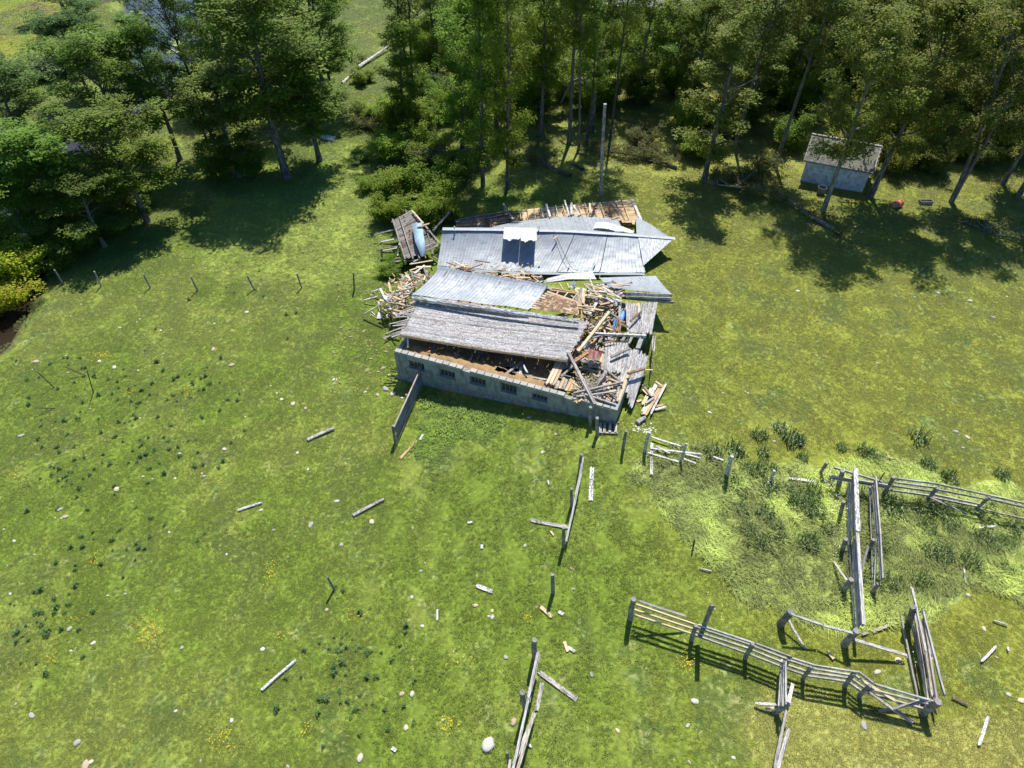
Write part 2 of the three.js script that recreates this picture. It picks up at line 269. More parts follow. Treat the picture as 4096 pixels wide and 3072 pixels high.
/* ---------- grass, all of it real blades ---------- */
const grassMat = M({ color: C(1, 1, 1), roughness: 0.9 });
function tuftGeo(seed, n, len, wid, spread, flat) {
  const r = rng(seed), pos = [], idx = [];
  for (let i = 0; i < n; i++) {
    const a = r() * 6.283, l = len * (0.55 + 0.6 * r()), w = wid * (0.7 + 0.6 * r()), o = V((r() - 0.5) * spread, 0, (r() - 0.5) * spread), out = flat * (0.4 + 0.9 * r()), d = V(Math.cos(a), 0, Math.sin(a)), s = V(-d.z, 0, d.x).multiplyScalar(w / 2), k = pos.length / 3;
    const p1 = o.clone().addScaledVector(d, l * out * 0.45).add(V(0, l * (1 - 0.3 * out) * 0.62, 0)), p2 = o.clone().addScaledVector(d, l * out).add(V(0, l * Math.max(0.12, 1 - out) * 0.95, 0));
    for (const q of [o.clone().sub(s), o.clone().add(s), p1.clone().sub(s.clone().multiplyScalar(0.8)), p1.clone().add(s.clone().multiplyScalar(0.8)), p2]) pos.push(q.x, q.y, q.z);
    idx.push(k, k + 1, k + 2, k + 2, k + 1, k + 3, k + 2, k + 3, k + 4);
  }
  const g = new THREE.BufferGeometry(); g.setAttribute('position', new THREE.Float32BufferAttribute(pos, 3)); g.setIndex(idx); g.computeVertexNormals(); return g;
}
const barnHole = worldPoly([[1590, 1515], [1640, 1200], [1780, 960], [2560, 960], [2610, 1300], [2476, 1680]]);
function scatter(name, geo, mat, pts, label, category, opts = {}) {   // pts: [x, z, scale, r, g, b, turn, dy]
  const m = new THREE.InstancedMesh(geo, mat, pts.length); m.name = numbered(name); m.castShadow = m.receiveShadow = true; const c = new THREE.Color(), s = new THREE.Vector3(), e = new THREE.Euler();
  pts.forEach(([x, z, k, r, g, b, turn, dy = 0, tilt = 0], i) => { _q.setFromEuler(e.set(tilt, turn, 0)); _m.compose(V(x, T(x, z) + dy, z), _q, s.setScalar(k)); m.setMatrixAt(i, _m); m.setColorAt(i, c.setRGB(r, g, b)); });
  scene.add(m); return tag(m, label, category, null, 'stuff');
}
{
  /* a patch is an irregular blot of many small tufts; patches overlap */
  const patch = (seed, n, rad, tg) => { const r = rng(seed), gs = []; for (let i = 0; i < n; i++) { const g = pick(tg, r).clone(), a = r() * 6.28, d = rad * Math.sqrt(r()) * (0.75 + 0.5 * vnoise(Math.cos(a) * 2 + seed, Math.sin(a) * 2 + 9)), k = 0.7 + 0.6 * r(); g.rotateY(r() * 6.28); g.scale(k, k, k); g.translate(Math.cos(a) * d, 0, Math.sin(a) * d); const c = new Float32Array(g.attributes.position.count * 3), t = 0.78 + 0.5 * r(), y = 0.92 + 0.2 * r(); for (let j = 0; j < c.length; j += 3) { c[j] = t * y; c[j + 1] = t; c[j + 2] = t * 0.95; } g.setAttribute('color', new THREE.BufferAttribute(c, 3)); gs.push(g); } return mergeGeometries(gs); };
  const sg = [1, 2, 3].map(k => tuftGeo(k, 6, 0.08, 0.02, 0.11, 0.85));
  const SHORT = [1, 2, 3].map(k => patch(k, 260, 1.0, sg)), lists = [[], [], []], r = rng(5), tall = [], rank = [];
  for (let z = -8; z > -120; ) {
    const d = Math.hypot(z, CAM_H), st = 1.25 * clamp(d / 55, 0.9, 1.6), hw = 14 + d * 0.86;
    for (let x0 = -hw; x0 < hw; x0 += st) {
      const x = x0 + (r() - 0.5) * st * 0.8, zz2 = z + (r() - 0.5) * st * 0.8; if (inPoly(x, zz2, barnHole)) continue; if (x < -12 && creekDist(x, zz2) < 0.7) continue;
      const q = zones(x, zz2); if (q.tall || (q.rank)) continue; if (q.wood > 0.5 && r() < 0.45) continue; if (q.flat && r() < 0.3) continue;
      const c = [0, 0, 0]; for (let k = 0; k < 6; k++) { const e = groundCol(x + (r() - 0.5) * 1.1, zz2 + (r() - 0.5) * 1.1); c[0] += e[0] / 6; c[1] += e[1] / 6; c[2] += e[2] / 6; }
      const k = 1.08 + 0.16 * r(); lists[Math.floor(r() * 3)].push([x, zz2, st / 1.25 * (0.85 + 0.3 * r()) * (q.straw ? 1.15 : 1), c[0] * k, c[1] * k, c[2] * k, r() * 6.28]);
    }
    z -= st;
  }
  const dens = (poly, per, fn) => { const xs = poly.map(p => p[0]), zs = poly.map(p => p[1]), x0 = Math.min(...xs) - 2, x1 = Math.max(...xs) + 2, z0 = Math.min(...zs) - 2, z1 = Math.max(...zs) + 2, n = (x1 - x0) * (z1 - z0) * per; for (let i = 0; i < n; i++) fn(rr(x0, x1, r), rr(z0, z1, r)); };
  dens(TALL, 22, (x, z) => { if (!zones(x, z).tall) return; const c = groundCol(x, z), k = 0.85 + 0.5 * r(), f = fbm(x * 0.5 + 3, z * 0.5, 3), dk = lerp(0.6, 1.5, sstep(0.34, 0.62, f)); tall.push([x, z, 0.55 + 0.75 * r(), c[0] * k * dk * 1.15, c[1] * k * dk * 1.15, c[2] * k * dk * 1.1, 7 * fbm(x * 0.33, z * 0.33, 2) + (r() - 0.5) * 1.6, 0, (r() - 0.5) * 0.7]); });
  dens(FLAT, 9, (x, z) => { if (!zones(x, z).flat) return; const c = groundCol(x, z), k = 0.8 + 0.5 * r(); tall.push([x, z, 0.35 + 0.5 * r(), c[0] * k * 1.1, c[1] * k * 1.08, c[2] * k, 7 * fbm(x * 0.3, z * 0.3, 2) + (r() - 0.5) * 1.8, 0, (r() - 0.5) * 0.6]); });
  dens(RANK, 26, (x, z) => { if (!zones(x, z).rank || inPoly(x, z, barnHole)) return; const c = groundCol(x, z), k = 0.9 + 0.7 * r(); rank.push([x, z, 0.4 + 0.7 * r() * fbm(x, z, 2) * 1.6, c[0] * k * 1.3, c[1] * k * 1.25, c[2] * k, r() * 6.28]); });
  const gm = new THREE.MeshPhysicalMaterial({ vertexColors: true, roughness: 0.8, transmission: 0.3, thickness: 0 }), gm2 = new THREE.MeshPhysicalMaterial({ roughness: 0.8, transmission: 0.3, thickness: 0 });
  ['short grazed green grass covering the pasture', 'short grass mixed evenly through the pasture', 'short grass in overlapping blots over the pasture'].forEach((l, i) => scatter('pasture_grass', SHORT[i], gm, lists[i], l, 'grass'));
  scatter('tall_grass', (() => { const g = tuftGeo(3, 12, 0.6, 0.022, 0.35, 0.95), p = g.attributes.position; for (let i = 0; i < p.count; i++) { const y = p.getY(i); p.setX(i, p.getX(i) + y * 1.1); p.setY(i, y * 0.62); } g.computeVertexNormals(); return g; })(), gm2, tall, 'long pale grass beaten flat in swirls around the corral', 'long grass');
  scatter('rank_weeds', tuftGeo(4, 22, 0.26, 0.055, 0.4, 0.75), gm2, rank, 'lush green weeds growing along the slatted gate', 'weeds');
}
console.log('ground done');
/* ---------- the collapsed barn ---------- */
const K = 0.3165, Z1 = (x, y, h) => W(1450 + x * K, 750 + y * K, h), Z2 = (x, y, h) => W(2050 + x * K, 750 + y * K, h), Z3 = (x, y, h) => W(1450 + x * K, 1200 + y * K, h), Z4 = (x, y, h) => W(2050 + x * K, 1200 + y * K, h);
const WT = 2.4;
const fA = W(1575, 1404, WT), fB = W(2470, 1641, WT), fD = fB.clone().sub(fA), FL = fD.length(); fD.normalize();
const fN = V(fD.z, 0, -fD.x);                                     // towards the back of the barn
const FTH = Math.atan2(-fD.z, fD.x);
const onWall = (u, v) => { const d = rayDir(u, v), o = V(0, CAM_H, 0), t = fN.dot(fA.clone().sub(o)) / fN.dot(d), p = o.addScaledVector(d, t).sub(fA); return [p.dot(fD), p.y + WT]; };
const bx = (name, x, y, z, w, h, d, mat, parent, ry = 0) => { const m = mesh(name, box, mat, parent); m.position.set(x, y, z); m.scale.set(w, h, d); m.rotation.y = ry; return m; };
{
  const o = thing('barn_foundation', 'low grey concrete barn wall with small windows and a row of pale cap blocks', 'barn wall', V(fA.x, 0, fA.z)); o.rotation.y = FTH;
  const wins = [[1634, 1440, 1697, 1468], [1757, 1474, 1820, 1502], [1878, 1503, 1943, 1532], [2002, 1529, 2067, 1563], [2128, 1572, 2190, 1594]].map(([a, b, c, d]) => { const p = onWall(a, b), q = onWall(c, d), r = onWall(a, d); const hh = Math.max(0.4, p[1] - r[1]); return [p[0], p[1] - hh, q[0], p[1]]; });
  const sh = new THREE.Shape([[0, -0.4], [FL, -0.2], [FL, WT - 0.12], [0, WT - 0.12]].map(p => new THREE.Vector2(...p)));
  for (const [a, b, c, d] of wins) { const h = new THREE.Path(); h.moveTo(a, b); h.lineTo(a, d); h.lineTo(c, d); h.lineTo(c, b); h.closePath(); sh.holes.push(h); }
  const g = new THREE.ExtrudeGeometry(sh, { depth: 0.26, bevelEnabled: false }); g.translate(0, 0, -0.26); { const p = g.attributes.position, uv = g.attributes.uv; for (let i = 0; i < p.count; i++) uv.setXY(i, p.getX(i) * 0.16 + p.getZ(i) * 0.2, p.getY(i) * 0.3); }
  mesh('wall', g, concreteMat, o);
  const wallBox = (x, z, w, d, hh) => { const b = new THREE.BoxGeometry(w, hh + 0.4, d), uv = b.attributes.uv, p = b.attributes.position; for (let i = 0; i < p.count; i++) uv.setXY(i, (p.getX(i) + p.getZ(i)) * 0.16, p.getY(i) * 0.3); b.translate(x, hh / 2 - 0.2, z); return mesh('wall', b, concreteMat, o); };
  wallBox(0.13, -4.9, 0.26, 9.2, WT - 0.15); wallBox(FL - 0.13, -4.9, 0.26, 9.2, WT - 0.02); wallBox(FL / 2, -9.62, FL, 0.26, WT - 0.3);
  for (const [a, b, c, d] of wins) {
    const w = c - a, h = d - b, k = thing2('window', o); k.position.set((a + c) / 2, (b + d) / 2, -0.17);
    mesh('pane', box, glassMat, k).scale.set(w, h, 0.012);
    const fr = (x, y, sx, sy) => bx('frame', x, y, 0.03, sx, sy, 0.05, pick(DARKGREY), k);
    fr(0, h / 2 - 0.025, w, 0.05); fr(0, -h / 2 + 0.025, w, 0.05); for (let i = 0; i < 5; i++) fr(-w / 2 + 0.03 + i * (w - 0.06) / 4, 0, i % 4 ? 0.028 : 0.05, h - 0.1);
    bx('sill', 0, -h / 2 - 0.04, 0.19, w + 0.1, 0.07, 0.09, pick(GREY), k);
  }
  let x = 0.05, i = 0; const r = rng(31);
  while (x < FL - 0.3) {
    const w = 0.36 + r() * 0.07; if (i !== 10 && i !== 24) { const m = bx('cap_block', x + w / 2, WT - 0.055 + r() * 0.015, -0.13 + (r() - 0.5) * 0.03, w, 0.15, 0.29, pick(capMat, r), o, (r() - 0.5) * 0.05); m.rotation.z = (r() - 0.5) * 0.02; }
    x += w + 0.045; i++;
  }
  for (const [u, v] of [[0.12, 0.9], [0.35, 0.4], [0.62, 0.5]]) { }
  // cracks: real thin dark grooves standing just proud as black mortar gaps
  const crack = (pts) => { for (let k = 0; k + 1 < pts.length; k++) { const a = onWall(...pts[k]), b = onWall(...pts[k + 1]); const m = board('crack', V(a[0], a[1], 0.002), V(b[0], b[1], 0.002), 0.022, 0.006, ironMat, o, { n: V(0, 0, 1), geo: box }); } };
  crack([[1636, 1462], [1622, 1474], [1630, 1490], [1636, 1518]]); crack([[1756, 1490], [1748, 1508], [1752, 1530]]); crack([[2036, 1556], [2034, 1575]]); crack([[2314, 1600], [2309, 1625]]);
}
function thing2(name, parent) { const g = new THREE.Group(); g.name = name; parent.add(g); return g; }
const FP = (x, y, z) => V(fA.x, 0, fA.z).addScaledVector(fD, x).addScaledVector(fN, z).setY(y);   // barn axes: along the front wall, up, towards the back
{
  /* hay floor */
  const cols = 96, rowsN = 44, pos = [], uv = [], idx = [], r = rng(8); let holes = 0;
  const hole = (x, z) => (x > 6.15 && x < 7.55 && z > 0.75 && z < 1.75 && !(z > 1.18 && z < 1.34)) ;
  for (let j = 0; j <= rowsN; j++) for (let i = 0; i <= cols; i++) { const x = 0.3 + i / cols * 9.6, z = 0.3 + j / rowsN * 6.6, m = fbm(x * 1.6, z * 1.6, 4), p = FP(x, WT - 0.42 + 0.30 * m + 0.14 * vnoise(x * 7, z * 7) - 0.50 * sstep(0.7, 1.9, z) * sstep(0, 2.5, x), z); pos.push(p.x, p.y, p.z); uv.push(x * 0.5, z * 0.5); }
  for (let j = 0; j < rowsN; j++) for (let i = 0; i < cols; i++) { const x = 0.3 + (i + 0.5) / cols * 9.6, z = 0.3 + (j + 0.5) / rowsN * 6.6; if (hole(x, z)) continue; const a = j * (cols + 1) + i, b = a + cols + 1; idx.push(a, b, a + 1, a + 1, b, b + 1); }
  const g = new THREE.BufferGeometry(); g.setAttribute('position', new THREE.Float32BufferAttribute(pos, 3)); g.setAttribute('uv', new THREE.Float32BufferAttribute(uv, 2)); g.setIndex(idx); g.computeVertexNormals();
  top('hay_layer', g, hayMat, 'thick golden hay spread on the barn upper floor behind the concrete wall', 'hay', null, 'stuff');
  /* boards of the floor at the other end */
  const fl = thing('barn_floor', 'broken pale plank floor over the concrete wall with a dark hole in it', 'floor', FP(9.4, WT - 0.1, 0.4));
  for (let k = 0; k < 22; k++) {
    const x = 9.5 + k * 0.198, segs = [[0.35 + r() * 0.2, 4.2 + r() * 1.5]];
    const out = [];
    for (const [a, b] of segs) { const hs = Math.abs(x - 11.1) < 0.85 ? [1.35 + r() * 0.3, 2.9 + r() * 0.2] : null; if (hs) { out.push([a, hs[0]], [hs[1], b]); } else if (k % 5 === 3) out.push([a, 0.9 + r() * 0.5], [1.5 + r(), b]); else out.push([a, b]); }
    for (const [a, b] of out) board('plank', FP(x, WT + 0.02 + r() * 0.02, a), FP(x + (r() - 0.5) * 0.05, WT + 0.02 + r() * 0.02, b), 0.17, 0.03, pick(r() < 0.6 ? FRESH : GREY, r), fl, { off: fl.position, geo: pick(RAGGED, r) });
  }
  for (let k = 0; k < 5; k++) board('joist', FP(9.3, WT - 0.12, 0.7 + k * 0.95), FP(13.7, WT - 0.12, 0.7 + k * 0.95), 0.07, 0.2, pick(DARKGREY), fl, { off: fl.position });
}
/* lower roof: long weathered boards */
{
  const q = [Z3(655, 15, 3.7), W(2350, 1287, 3.7), Z4(695, 752, 3.0), Z3(468, 430, 3.0)]; q[0].add(q[0].clone().sub(q[3]).multiplyScalar(0.12)); q[1].add(q[1].clone().sub(q[2]).multiplyScalar(0.12)); q[0].y -= 0.32; q[1].y -= 0.32;
  const o = thing('boarded_roof_section', 'slab of collapsed roof decked with long peeling white-grey boards', 'roof section', q[3].clone());
  const sag = (s, t) => V(0, -0.10 * Math.sin(Math.PI * s) - 0.05 * Math.sin(Math.PI * t) + 0.035 * (vnoise(s * 9, t * 5) - 0.5), 0);
  boardPanel(o, 'roof_board', q, 0.118, 0.026, PAINT, { gap: 0.005, jag: 0.012, split: [3, 6], bend: sag, seed: 41, lift: 0.014 });
  for (let k = 0; k < 4; k++) { const a = k / 4, b = (k + 1) / 4; board('eave_board', bil(q, a, 1).add(sag(a, 1)).add(V(0, -0.10, 0.03)), bil(q, b, 1).add(sag(b, 1)).add(V(0, -0.10, 0.03)), 0.03, 0.17, pick(FRESH), o, { off: o.position }); }
  for (let k = 0; k <= 16; k++) { const s = k / 16; board('rafter', bil(q, s, 0.02).add(sag(s, 0.5)).add(V(0, -0.17, 0)), bil(q, s, 0.98).add(sag(s, 0.5)).add(V(0, -0.17, 0)), 0.05, 0.14, pick(BROWN), o, { off: o.position }); }
  // frayed board ends at the broken side
  const r = rng(6);
  for (let k = 0; k < 26; k++) { const t = k / 26 + r() * 0.03, A = bil(q, 0.012, t), L = 0.5 + r() * 0.9, d = V(-0.93, -0.12 - 0.25 * r(), -0.05 + 0.5 * (r() - 0.35)).normalize(); board('split_board', A, A.clone().addScaledVector(d, L), 0.05 + r() * 0.07, 0.022, pick(r() < 0.5 ? GREY : r() < 0.6 ? DARKGREY : BROWN, r), o, { off: o.position, geo: pick(RAGGED, r) }); }
}
/* curled metal roof section with white fascia */
{
  const A0 = Z1(960, 1003, 4.25), A1 = Z2(440, 1224, 4.2), B1 = Z1(2098, 1538, 3.85), B0 = Z1(620, 1354, 3.95);
  const f = (s, t) => { const p = bil([A0, A1, B1, B0], s, t); p.y -= 0.24 * Math.sin(Math.PI * Math.pow(clamp(t, 0, 1), 0.8)) * (1 - 0.2 * s) - 0.03 * Math.sin(s * 17); return p; };
  const o = thing('curled_metal_roof', 'ribbed metal roof sheet section curling up above a white fascia board', 'metal roof', B0.clone());
  const L = A0.distanceTo(A1) * 0.5 + B0.distanceTo(B1) * 0.5, n = 8;
  for (let k = 0; k < n; k++) ribSheet(o, 'metal_sheet', f, k / n + (k === 1 ? 0.006 : 0), (k + 1) / n + 0.004, 0, 1, L / n, metalMats[k % 4], { nt: 14, lift: k % 2 ? 0.006 : 0 });
  for (let k = 0; k <= 10; k++) for (let j = 0; j < 3; j++) board('rafter', f(k / 10, j / 3).add(V(0, -0.1, 0)), f(k / 10, (j + 1) / 3).add(V(0, -0.1, 0)), 0.05, 0.12, pick(BROWN), o, { off: o.position });
  const e0 = B0.clone().add(V(0, -0.10, 0.02)), e1 = W(2316, 1281, 3.80), em = e0.clone().lerp(e1, 0.62);
  for (const [a, b] of [[e0, em], [em, e1]]) { const fn = V(0.05, 0.80, 0.6); board('fascia_board', a.clone().add(V(0, 0, 0.05)), b.clone().add(V(0, 0, 0.05)), 0.20, 0.03, WHITE[0], o, { off: o.position, n: fn }); board('soffit_board', a.clone().add(V(0, -0.16, 0.08)), b.clone().add(V(0, -0.16, 0.08)), 0.03, 0.16, WHITE[1], o, { off: o.position }); }
}
/* shingled remnant beside it with bare framing */
{
  const q = [Z2(440, 1300, 4.05), Z2(830, 1440, 3.95), Z2(810, 1612, 3.75), Z2(215, 1530, 3.8)];
  const o = thing('shingled_roof_remnant', 'torn patch of brown wooden shingles on bare roof framing', 'roof remnant', q[3].clone());
  boardPanel(o, 'deck_board', q, 0.16, 0.022, FRESH, { gap: 0.03, jag: 0.06, split: [1, 2], seed: 9, miss: 0.1 });
  const r = rng(19), gs = [], nor = q[1].clone().sub(q[0]).cross(q[3].clone().sub(q[0])).normalize(); if (nor.y < 0) nor.negate();
  const shm = [BROWN[1], BROWN[3], FRESH[3], BROWN[0]];
  let cnt = 0;
  for (let j = 0; j < 11; j++) for (let i = 0; i < 24; i++) {
    const s = (i + 0.5 + (j % 2) * 0.5) / 24.5, t = 0.12 + j / 11 * 0.85; if (fbm(s * 6 + 2, t * 5, 2) < 0.36 || s < 0.05 + r() * 0.2) continue; if (cnt++ > 200) break;
    const a = bil(q, s, t).addScaledVector(nor, 0.04), b = bil(q, s, t + 0.11).addScaledVector(nor, 0.022 + r() * 0.012); board('shingle', a, b, 0.10 + r() * 0.03, 0.012, pick(shm, r), o, { n: nor, off: o.position });
  }
  const bars = [[500, 1275, 820, 1330], [470, 1300, 810, 1345], [420, 1350, 640, 1385], [500, 1420, 580, 1320], [610, 1440, 705, 1325], [730, 1460, 820, 1340], [520, 1410, 700, 1440], [690, 1215, 720, 1290], [590, 1210, 640, 1290], [1030, 1510, 820, 1500], [1040, 1570, 830, 1530]];
  for (const [a, b, c, d] of bars) board('rafter', Z2(a, b, 3.85), Z2(c, d, 3.9), 0.07, 0.09, pick(FRESH), o, { off: o.position });
}
/* main metal roof, ridge and two slopes lying low on the ground */
{
  const rid = s => { const k = [Z1(1012, 522, 2.75), Z2(0, 532, 2.8), Z2(700, 548, 2.85), Z2(1400, 590, 2.7), Z2(2045, 640, 2.6)], q = clamp(s, -0.2, 1.2) * 4, i = clamp(Math.floor(q), 0, 3), t = q - i; return k[i].clone().lerp(k[i + 1], t); };
  const eav = s => { const k = [Z1(945, 988, 1.35), Z1(1560, 1035, 1.35), Z2(120, 1065, 1.35), Z2(850, 1072, 1.5), Z2(1670, 1075, 1.7)], q = clamp(s, -0.2, 1.2) * 4, i = clamp(Math.floor(q), 0, 3), t = q - i; return k[i].clone().lerp(k[i + 1], t); };
  const o = thing('metal_ridge_roof', 'long low galvanised metal roof with a ridge and a pointed prow end', 'metal roof', eav(0).setY(1.0));
  const smax = 0.822;                                              // the eave stops here, the ridge runs on into the prow
  const f = (s, t) => { const p = rid(s * smax).lerp(eav(s), t); p.y += 0.05 * (vnoise(s * 11, t * 3) - 0.5) - 0.16 * Math.sin(Math.PI * clamp(t)) + 0.05 * Math.sin(s * 40) * t * t * 0.5; return p; };
  const n = 17, L = rid(0).distanceTo(rid(smax));
  for (let k = 0; k < n; k++) {
    const s0 = k / n, s1 = (k + 1) / n + 0.003, torn = k >= 4 && k <= 6;
    const m = ribSheet(o, 'metal_sheet', f, s0 + (k === 11 || k === 14 ? 0.006 : 0), s1, 0, 1, L / n, metalMats[(k * 3) % 4], { nt: 12, lift: k % 2 ? 0.007 : 0 });
  }
  // prow: triangular sheets past the eave corner
  const pv = rid(1), c1 = eav(1).lerp(rid(smax), 0.18), r1 = rid(smax);
  const fp = (s, t) => { const a = r1.clone().lerp(pv, s), b = c1.clone().lerp(pv, s); return a.lerp(b, t); };
  for (let k = 0; k < 4; k++) ribSheet(o, 'metal_sheet', fp, k / 4, (k + 1) / 4 - (k === 3 ? 0.02 : 0), 0, 1, 0.9, metalMats[(k + 1) % 4], { nt: 6, lift: 0.006 });
  // back slope
  const bk = [[0, Z1(1180, 522, 2.6)], [0.30, Z1(1600, 505, 2.3)], [0.45, Z2(0, 432, 1.9)], [0.55, Z2(300, 400, 1.75)], [0.66, Z2(720, 362, 1.7)], [0.76, Z2(1050, 378, 1.7)], [0.84, Z2(1330, 405, 1.85)]];
  const bkf = x => { let i = 0; while (i < bk.length - 2 && bk[i + 1][0] < x) i++; const t = clamp((x - bk[i][0]) / (bk[i + 1][0] - bk[i][0])); return bk[i][1].clone().lerp(bk[i + 1][1], t); };
  const ridx = x => { const p = bkf(x); let best = 0, bd = 1e9; for (let s = 0; s <= 1; s += 0.005) { const d = Math.abs(rid(s).x - p.x - 0.06); if (d < bd) { bd = d; best = s; } } return rid(best); };
  const tab = []; for (let i = 0; i <= 60; i++) { const x = i / 60 * 0.84; tab.push([ridx(x), bkf(x)]); }
  const fb = (s, t) => { const q = clamp(s) * 60, i = Math.min(59, Math.floor(q)), u = q - i; const a = tab[i][0].clone().lerp(tab[i + 1][0], u), b = tab[i][1].clone().lerp(tab[i + 1][1], u); const p = a.lerp(b, t); p.y += 0.05 * Math.sin(s * 9) * t; p.x += (s - clamp(s)) * 10; return p; };
  for (let k = 0; k < 13; k++) ribSheet(o, 'metal_sheet', fb, k / 13, (k + 1) / 13, 0.0, 1, 0.92, metalMats[(k * 5 + 1) % 4], { nt: 7, lift: k % 2 ? 0.006 : 0 });
  const bq = [rid(0.80), rid(0.995), Z2(1670, 430, 2.0), Z2(1580, 372, 1.9)];
  const fq = (s, t) => { const p = bil([rid(0.815), rid(0.99), Z2(1900, 575, 2.35), Z2(1560, 372, 1.9)], s, t); p.y += 0.1 * Math.sin(s * 3) * t; return p; };
  for (let k = 0; k < 4; k++) ribSheet(o, 'metal_sheet', fq, k / 4, (k + 1) / 4, 0.02, 1, 0.9, metalMats[k], { nt: 6 });
  // ridge caps
  for (let k = 0; k < 8; k++) { const a = rid(k / 8), b = rid((k + 1) / 8 + 0.004), c = a.clone().lerp(b, 0.5); for (const [dz, dy] of [[0.09, -0.02], [-0.09, -0.02]]) board('ridge_cap', a.clone().add(V(0, 0.05 + dy, dz)), b.clone().add(V(0, 0.05 + dy, dz)), 0.2, 0.014, metalMats[2], o, { off: o.position, n: V(0, 1, dz * 4), geo: box }); }
  // eave trim
  for (let k = 0; k < 8; k++) { const a = eav(k / 8), b = eav((k + 1) / 8); board('eave_trim', a.clone().add(V(0, -0.06, 0.06)), b.clone().add(V(0, -0.06, 0.06)), 0.22, 0.04, metalMats[(k * 3) % 4], o, { off: o.position, n: V(0, 0.9, 0.4), geo: box }); }
  // folded-back sheets standing up off the roof
  const fold = (a0, a1, len, up, seed) => { const R = rid(a0 * smax), Q = rid(a1 * smax), r = rng(seed); ribSheet(o, 'folded_sheet', (s, t) => { const base = R.clone().lerp(Q, s), tt = clamp(t, 0, 1.15); return base.add(V(-0.05 * tt, 0.12 + up * Math.sin(tt * 2.2) + 0.05 * Math.sin(s * 5 + seed) * tt - 0.05 * tt, len * tt - 0.1)); }, 0, 1, 0, 1, R.distanceTo(Q), metalBright, { nt: 14, pitch: 0.2, rib: 0.03, edge: x => -0.09 * r() - 0.05 * Math.sin(x * 14) }); };
  fold(0.268, 0.352, 1.75, 0.16, 3); fold(0.353, 0.437, 2.05, 0.24, 4);
  // fallen loose sheet on the back slope, wire and bits are their own things below
  o.userData.label = 'long low galvanised metal roof with a ridge and a pointed prow end';
}
{ // loose sheets
  const sheet = (name, label, q, w, mat, curl = 0.08, cat = 'metal sheet') => { const o = thing(name, label, cat, q[3].clone()); ribSheet(o, 'metal_sheet', (s, t) => { const p = bil(q, s, t); p.y += curl * (Math.sin(Math.PI * clamp(s)) + 0.5 * vnoise(s * 6, t * 4)); return p; }, 0, 1, 0, 1, w, mat, { nt: 10, pitch: 0.22 }); return o; };
  sheet('loose_metal_sheet', 'bright crumpled metal sheet lying on the back slope of the ridge roof', [Z2(1050, 445, 2.75), Z2(1300, 470, 2.8), Z2(1290, 552, 2.72), Z2(1020, 520, 2.75)], 0.8, metalBright, 0.1);
  sheet('loose_metal_sheet', 'narrow bent metal strip by the torn opening near the prow', [Z2(1290, 470, 2.8), Z2(1540, 555, 2.75), Z2(1520, 585, 2.72), Z2(1290, 555, 2.72)], 0.5, metalBright, 0.06);
  sheet('loose_metal_sheet', 'long pale metal sheet bridging the gap in front of the ridge roof', [Z2(440, 1150, 3.1), Z2(1010, 1068, 3.0), Z2(1060, 1165, 2.9), Z2(390, 1205, 3.0)], 0.5, metalBright, 0.12);
  sheet('loose_metal_sheet', 'short curled metal offcut perched on the broken framing', [Z2(740, 1210, 4.1), Z2(815, 1212, 4.1), Z2(770, 1280, 4.0), Z2(705, 1265, 4.0)], 0.5, metalMats[1], 0.16);
  sheet('loose_metal_sheet', 'crushed grey metal drum end lying by the shingled patch', [Z2(340, 1150, 4.2), Z2(395, 1165, 4.3), Z2(390, 1210, 4.0), Z2(330, 1195, 4.0)], 0.3, metalMats[3], 0.25);
  // metal fragment on the far corner
  const q = [Z2(1095, 1140, 3.0), Z2(1810, 1115, 2.9), Z2(2010, 1345, 3.45), Z2(1330, 1290, 3.55)];
  const o = thing('metal_roof_fragment', 'torn ribbed metal roof piece above white and black fascia boards', 'metal roof', q[3].clone());
  for (let k = 0; k < 5; k++) ribSheet(o, 'metal_sheet', (s, t) => { const p = bil(q, s, t); p.y -= 0.12 * Math.sin(Math.PI * clamp(t)) * (1 - 0.4 * s); if (s < 0.3) p.lerp(q[1], 0.0); return p; }, k / 5, (k + 1) / 5 + 0.004, 0, k === 0 ? 0.86 : 1, 0.92, metalMats[k % 4], { nt: 8, lift: k % 2 * 0.006, edge: k < 3 ? x => -0.08 * Math.abs(Math.sin(x * 7 + k)) : undefined });
  board('fascia_board', Z2(1390, 1335, 3.4), Z2(2025, 1365, 3.35), 0.03, 0.2, WHITE[0], o, { off: o.position });
  board('fascia_board', Z2(1450, 1385, 3.2), Z2(2000, 1405, 3.2), 0.05, 0.16, GREY[0], o, { off: o.position });
  board('roof_beam', Z2(1330, 1385, 3.05), Z2(2035, 1450, 3.0), 0.14, 0.16, DARKGREY[0], o, { off: o.position });
  board('roof_beam', Z2(1240, 1350, 3.1), Z2(1700, 1345, 3.15), 0.12, 0.14, DARKGREY[2], o, { off: o.position });
}
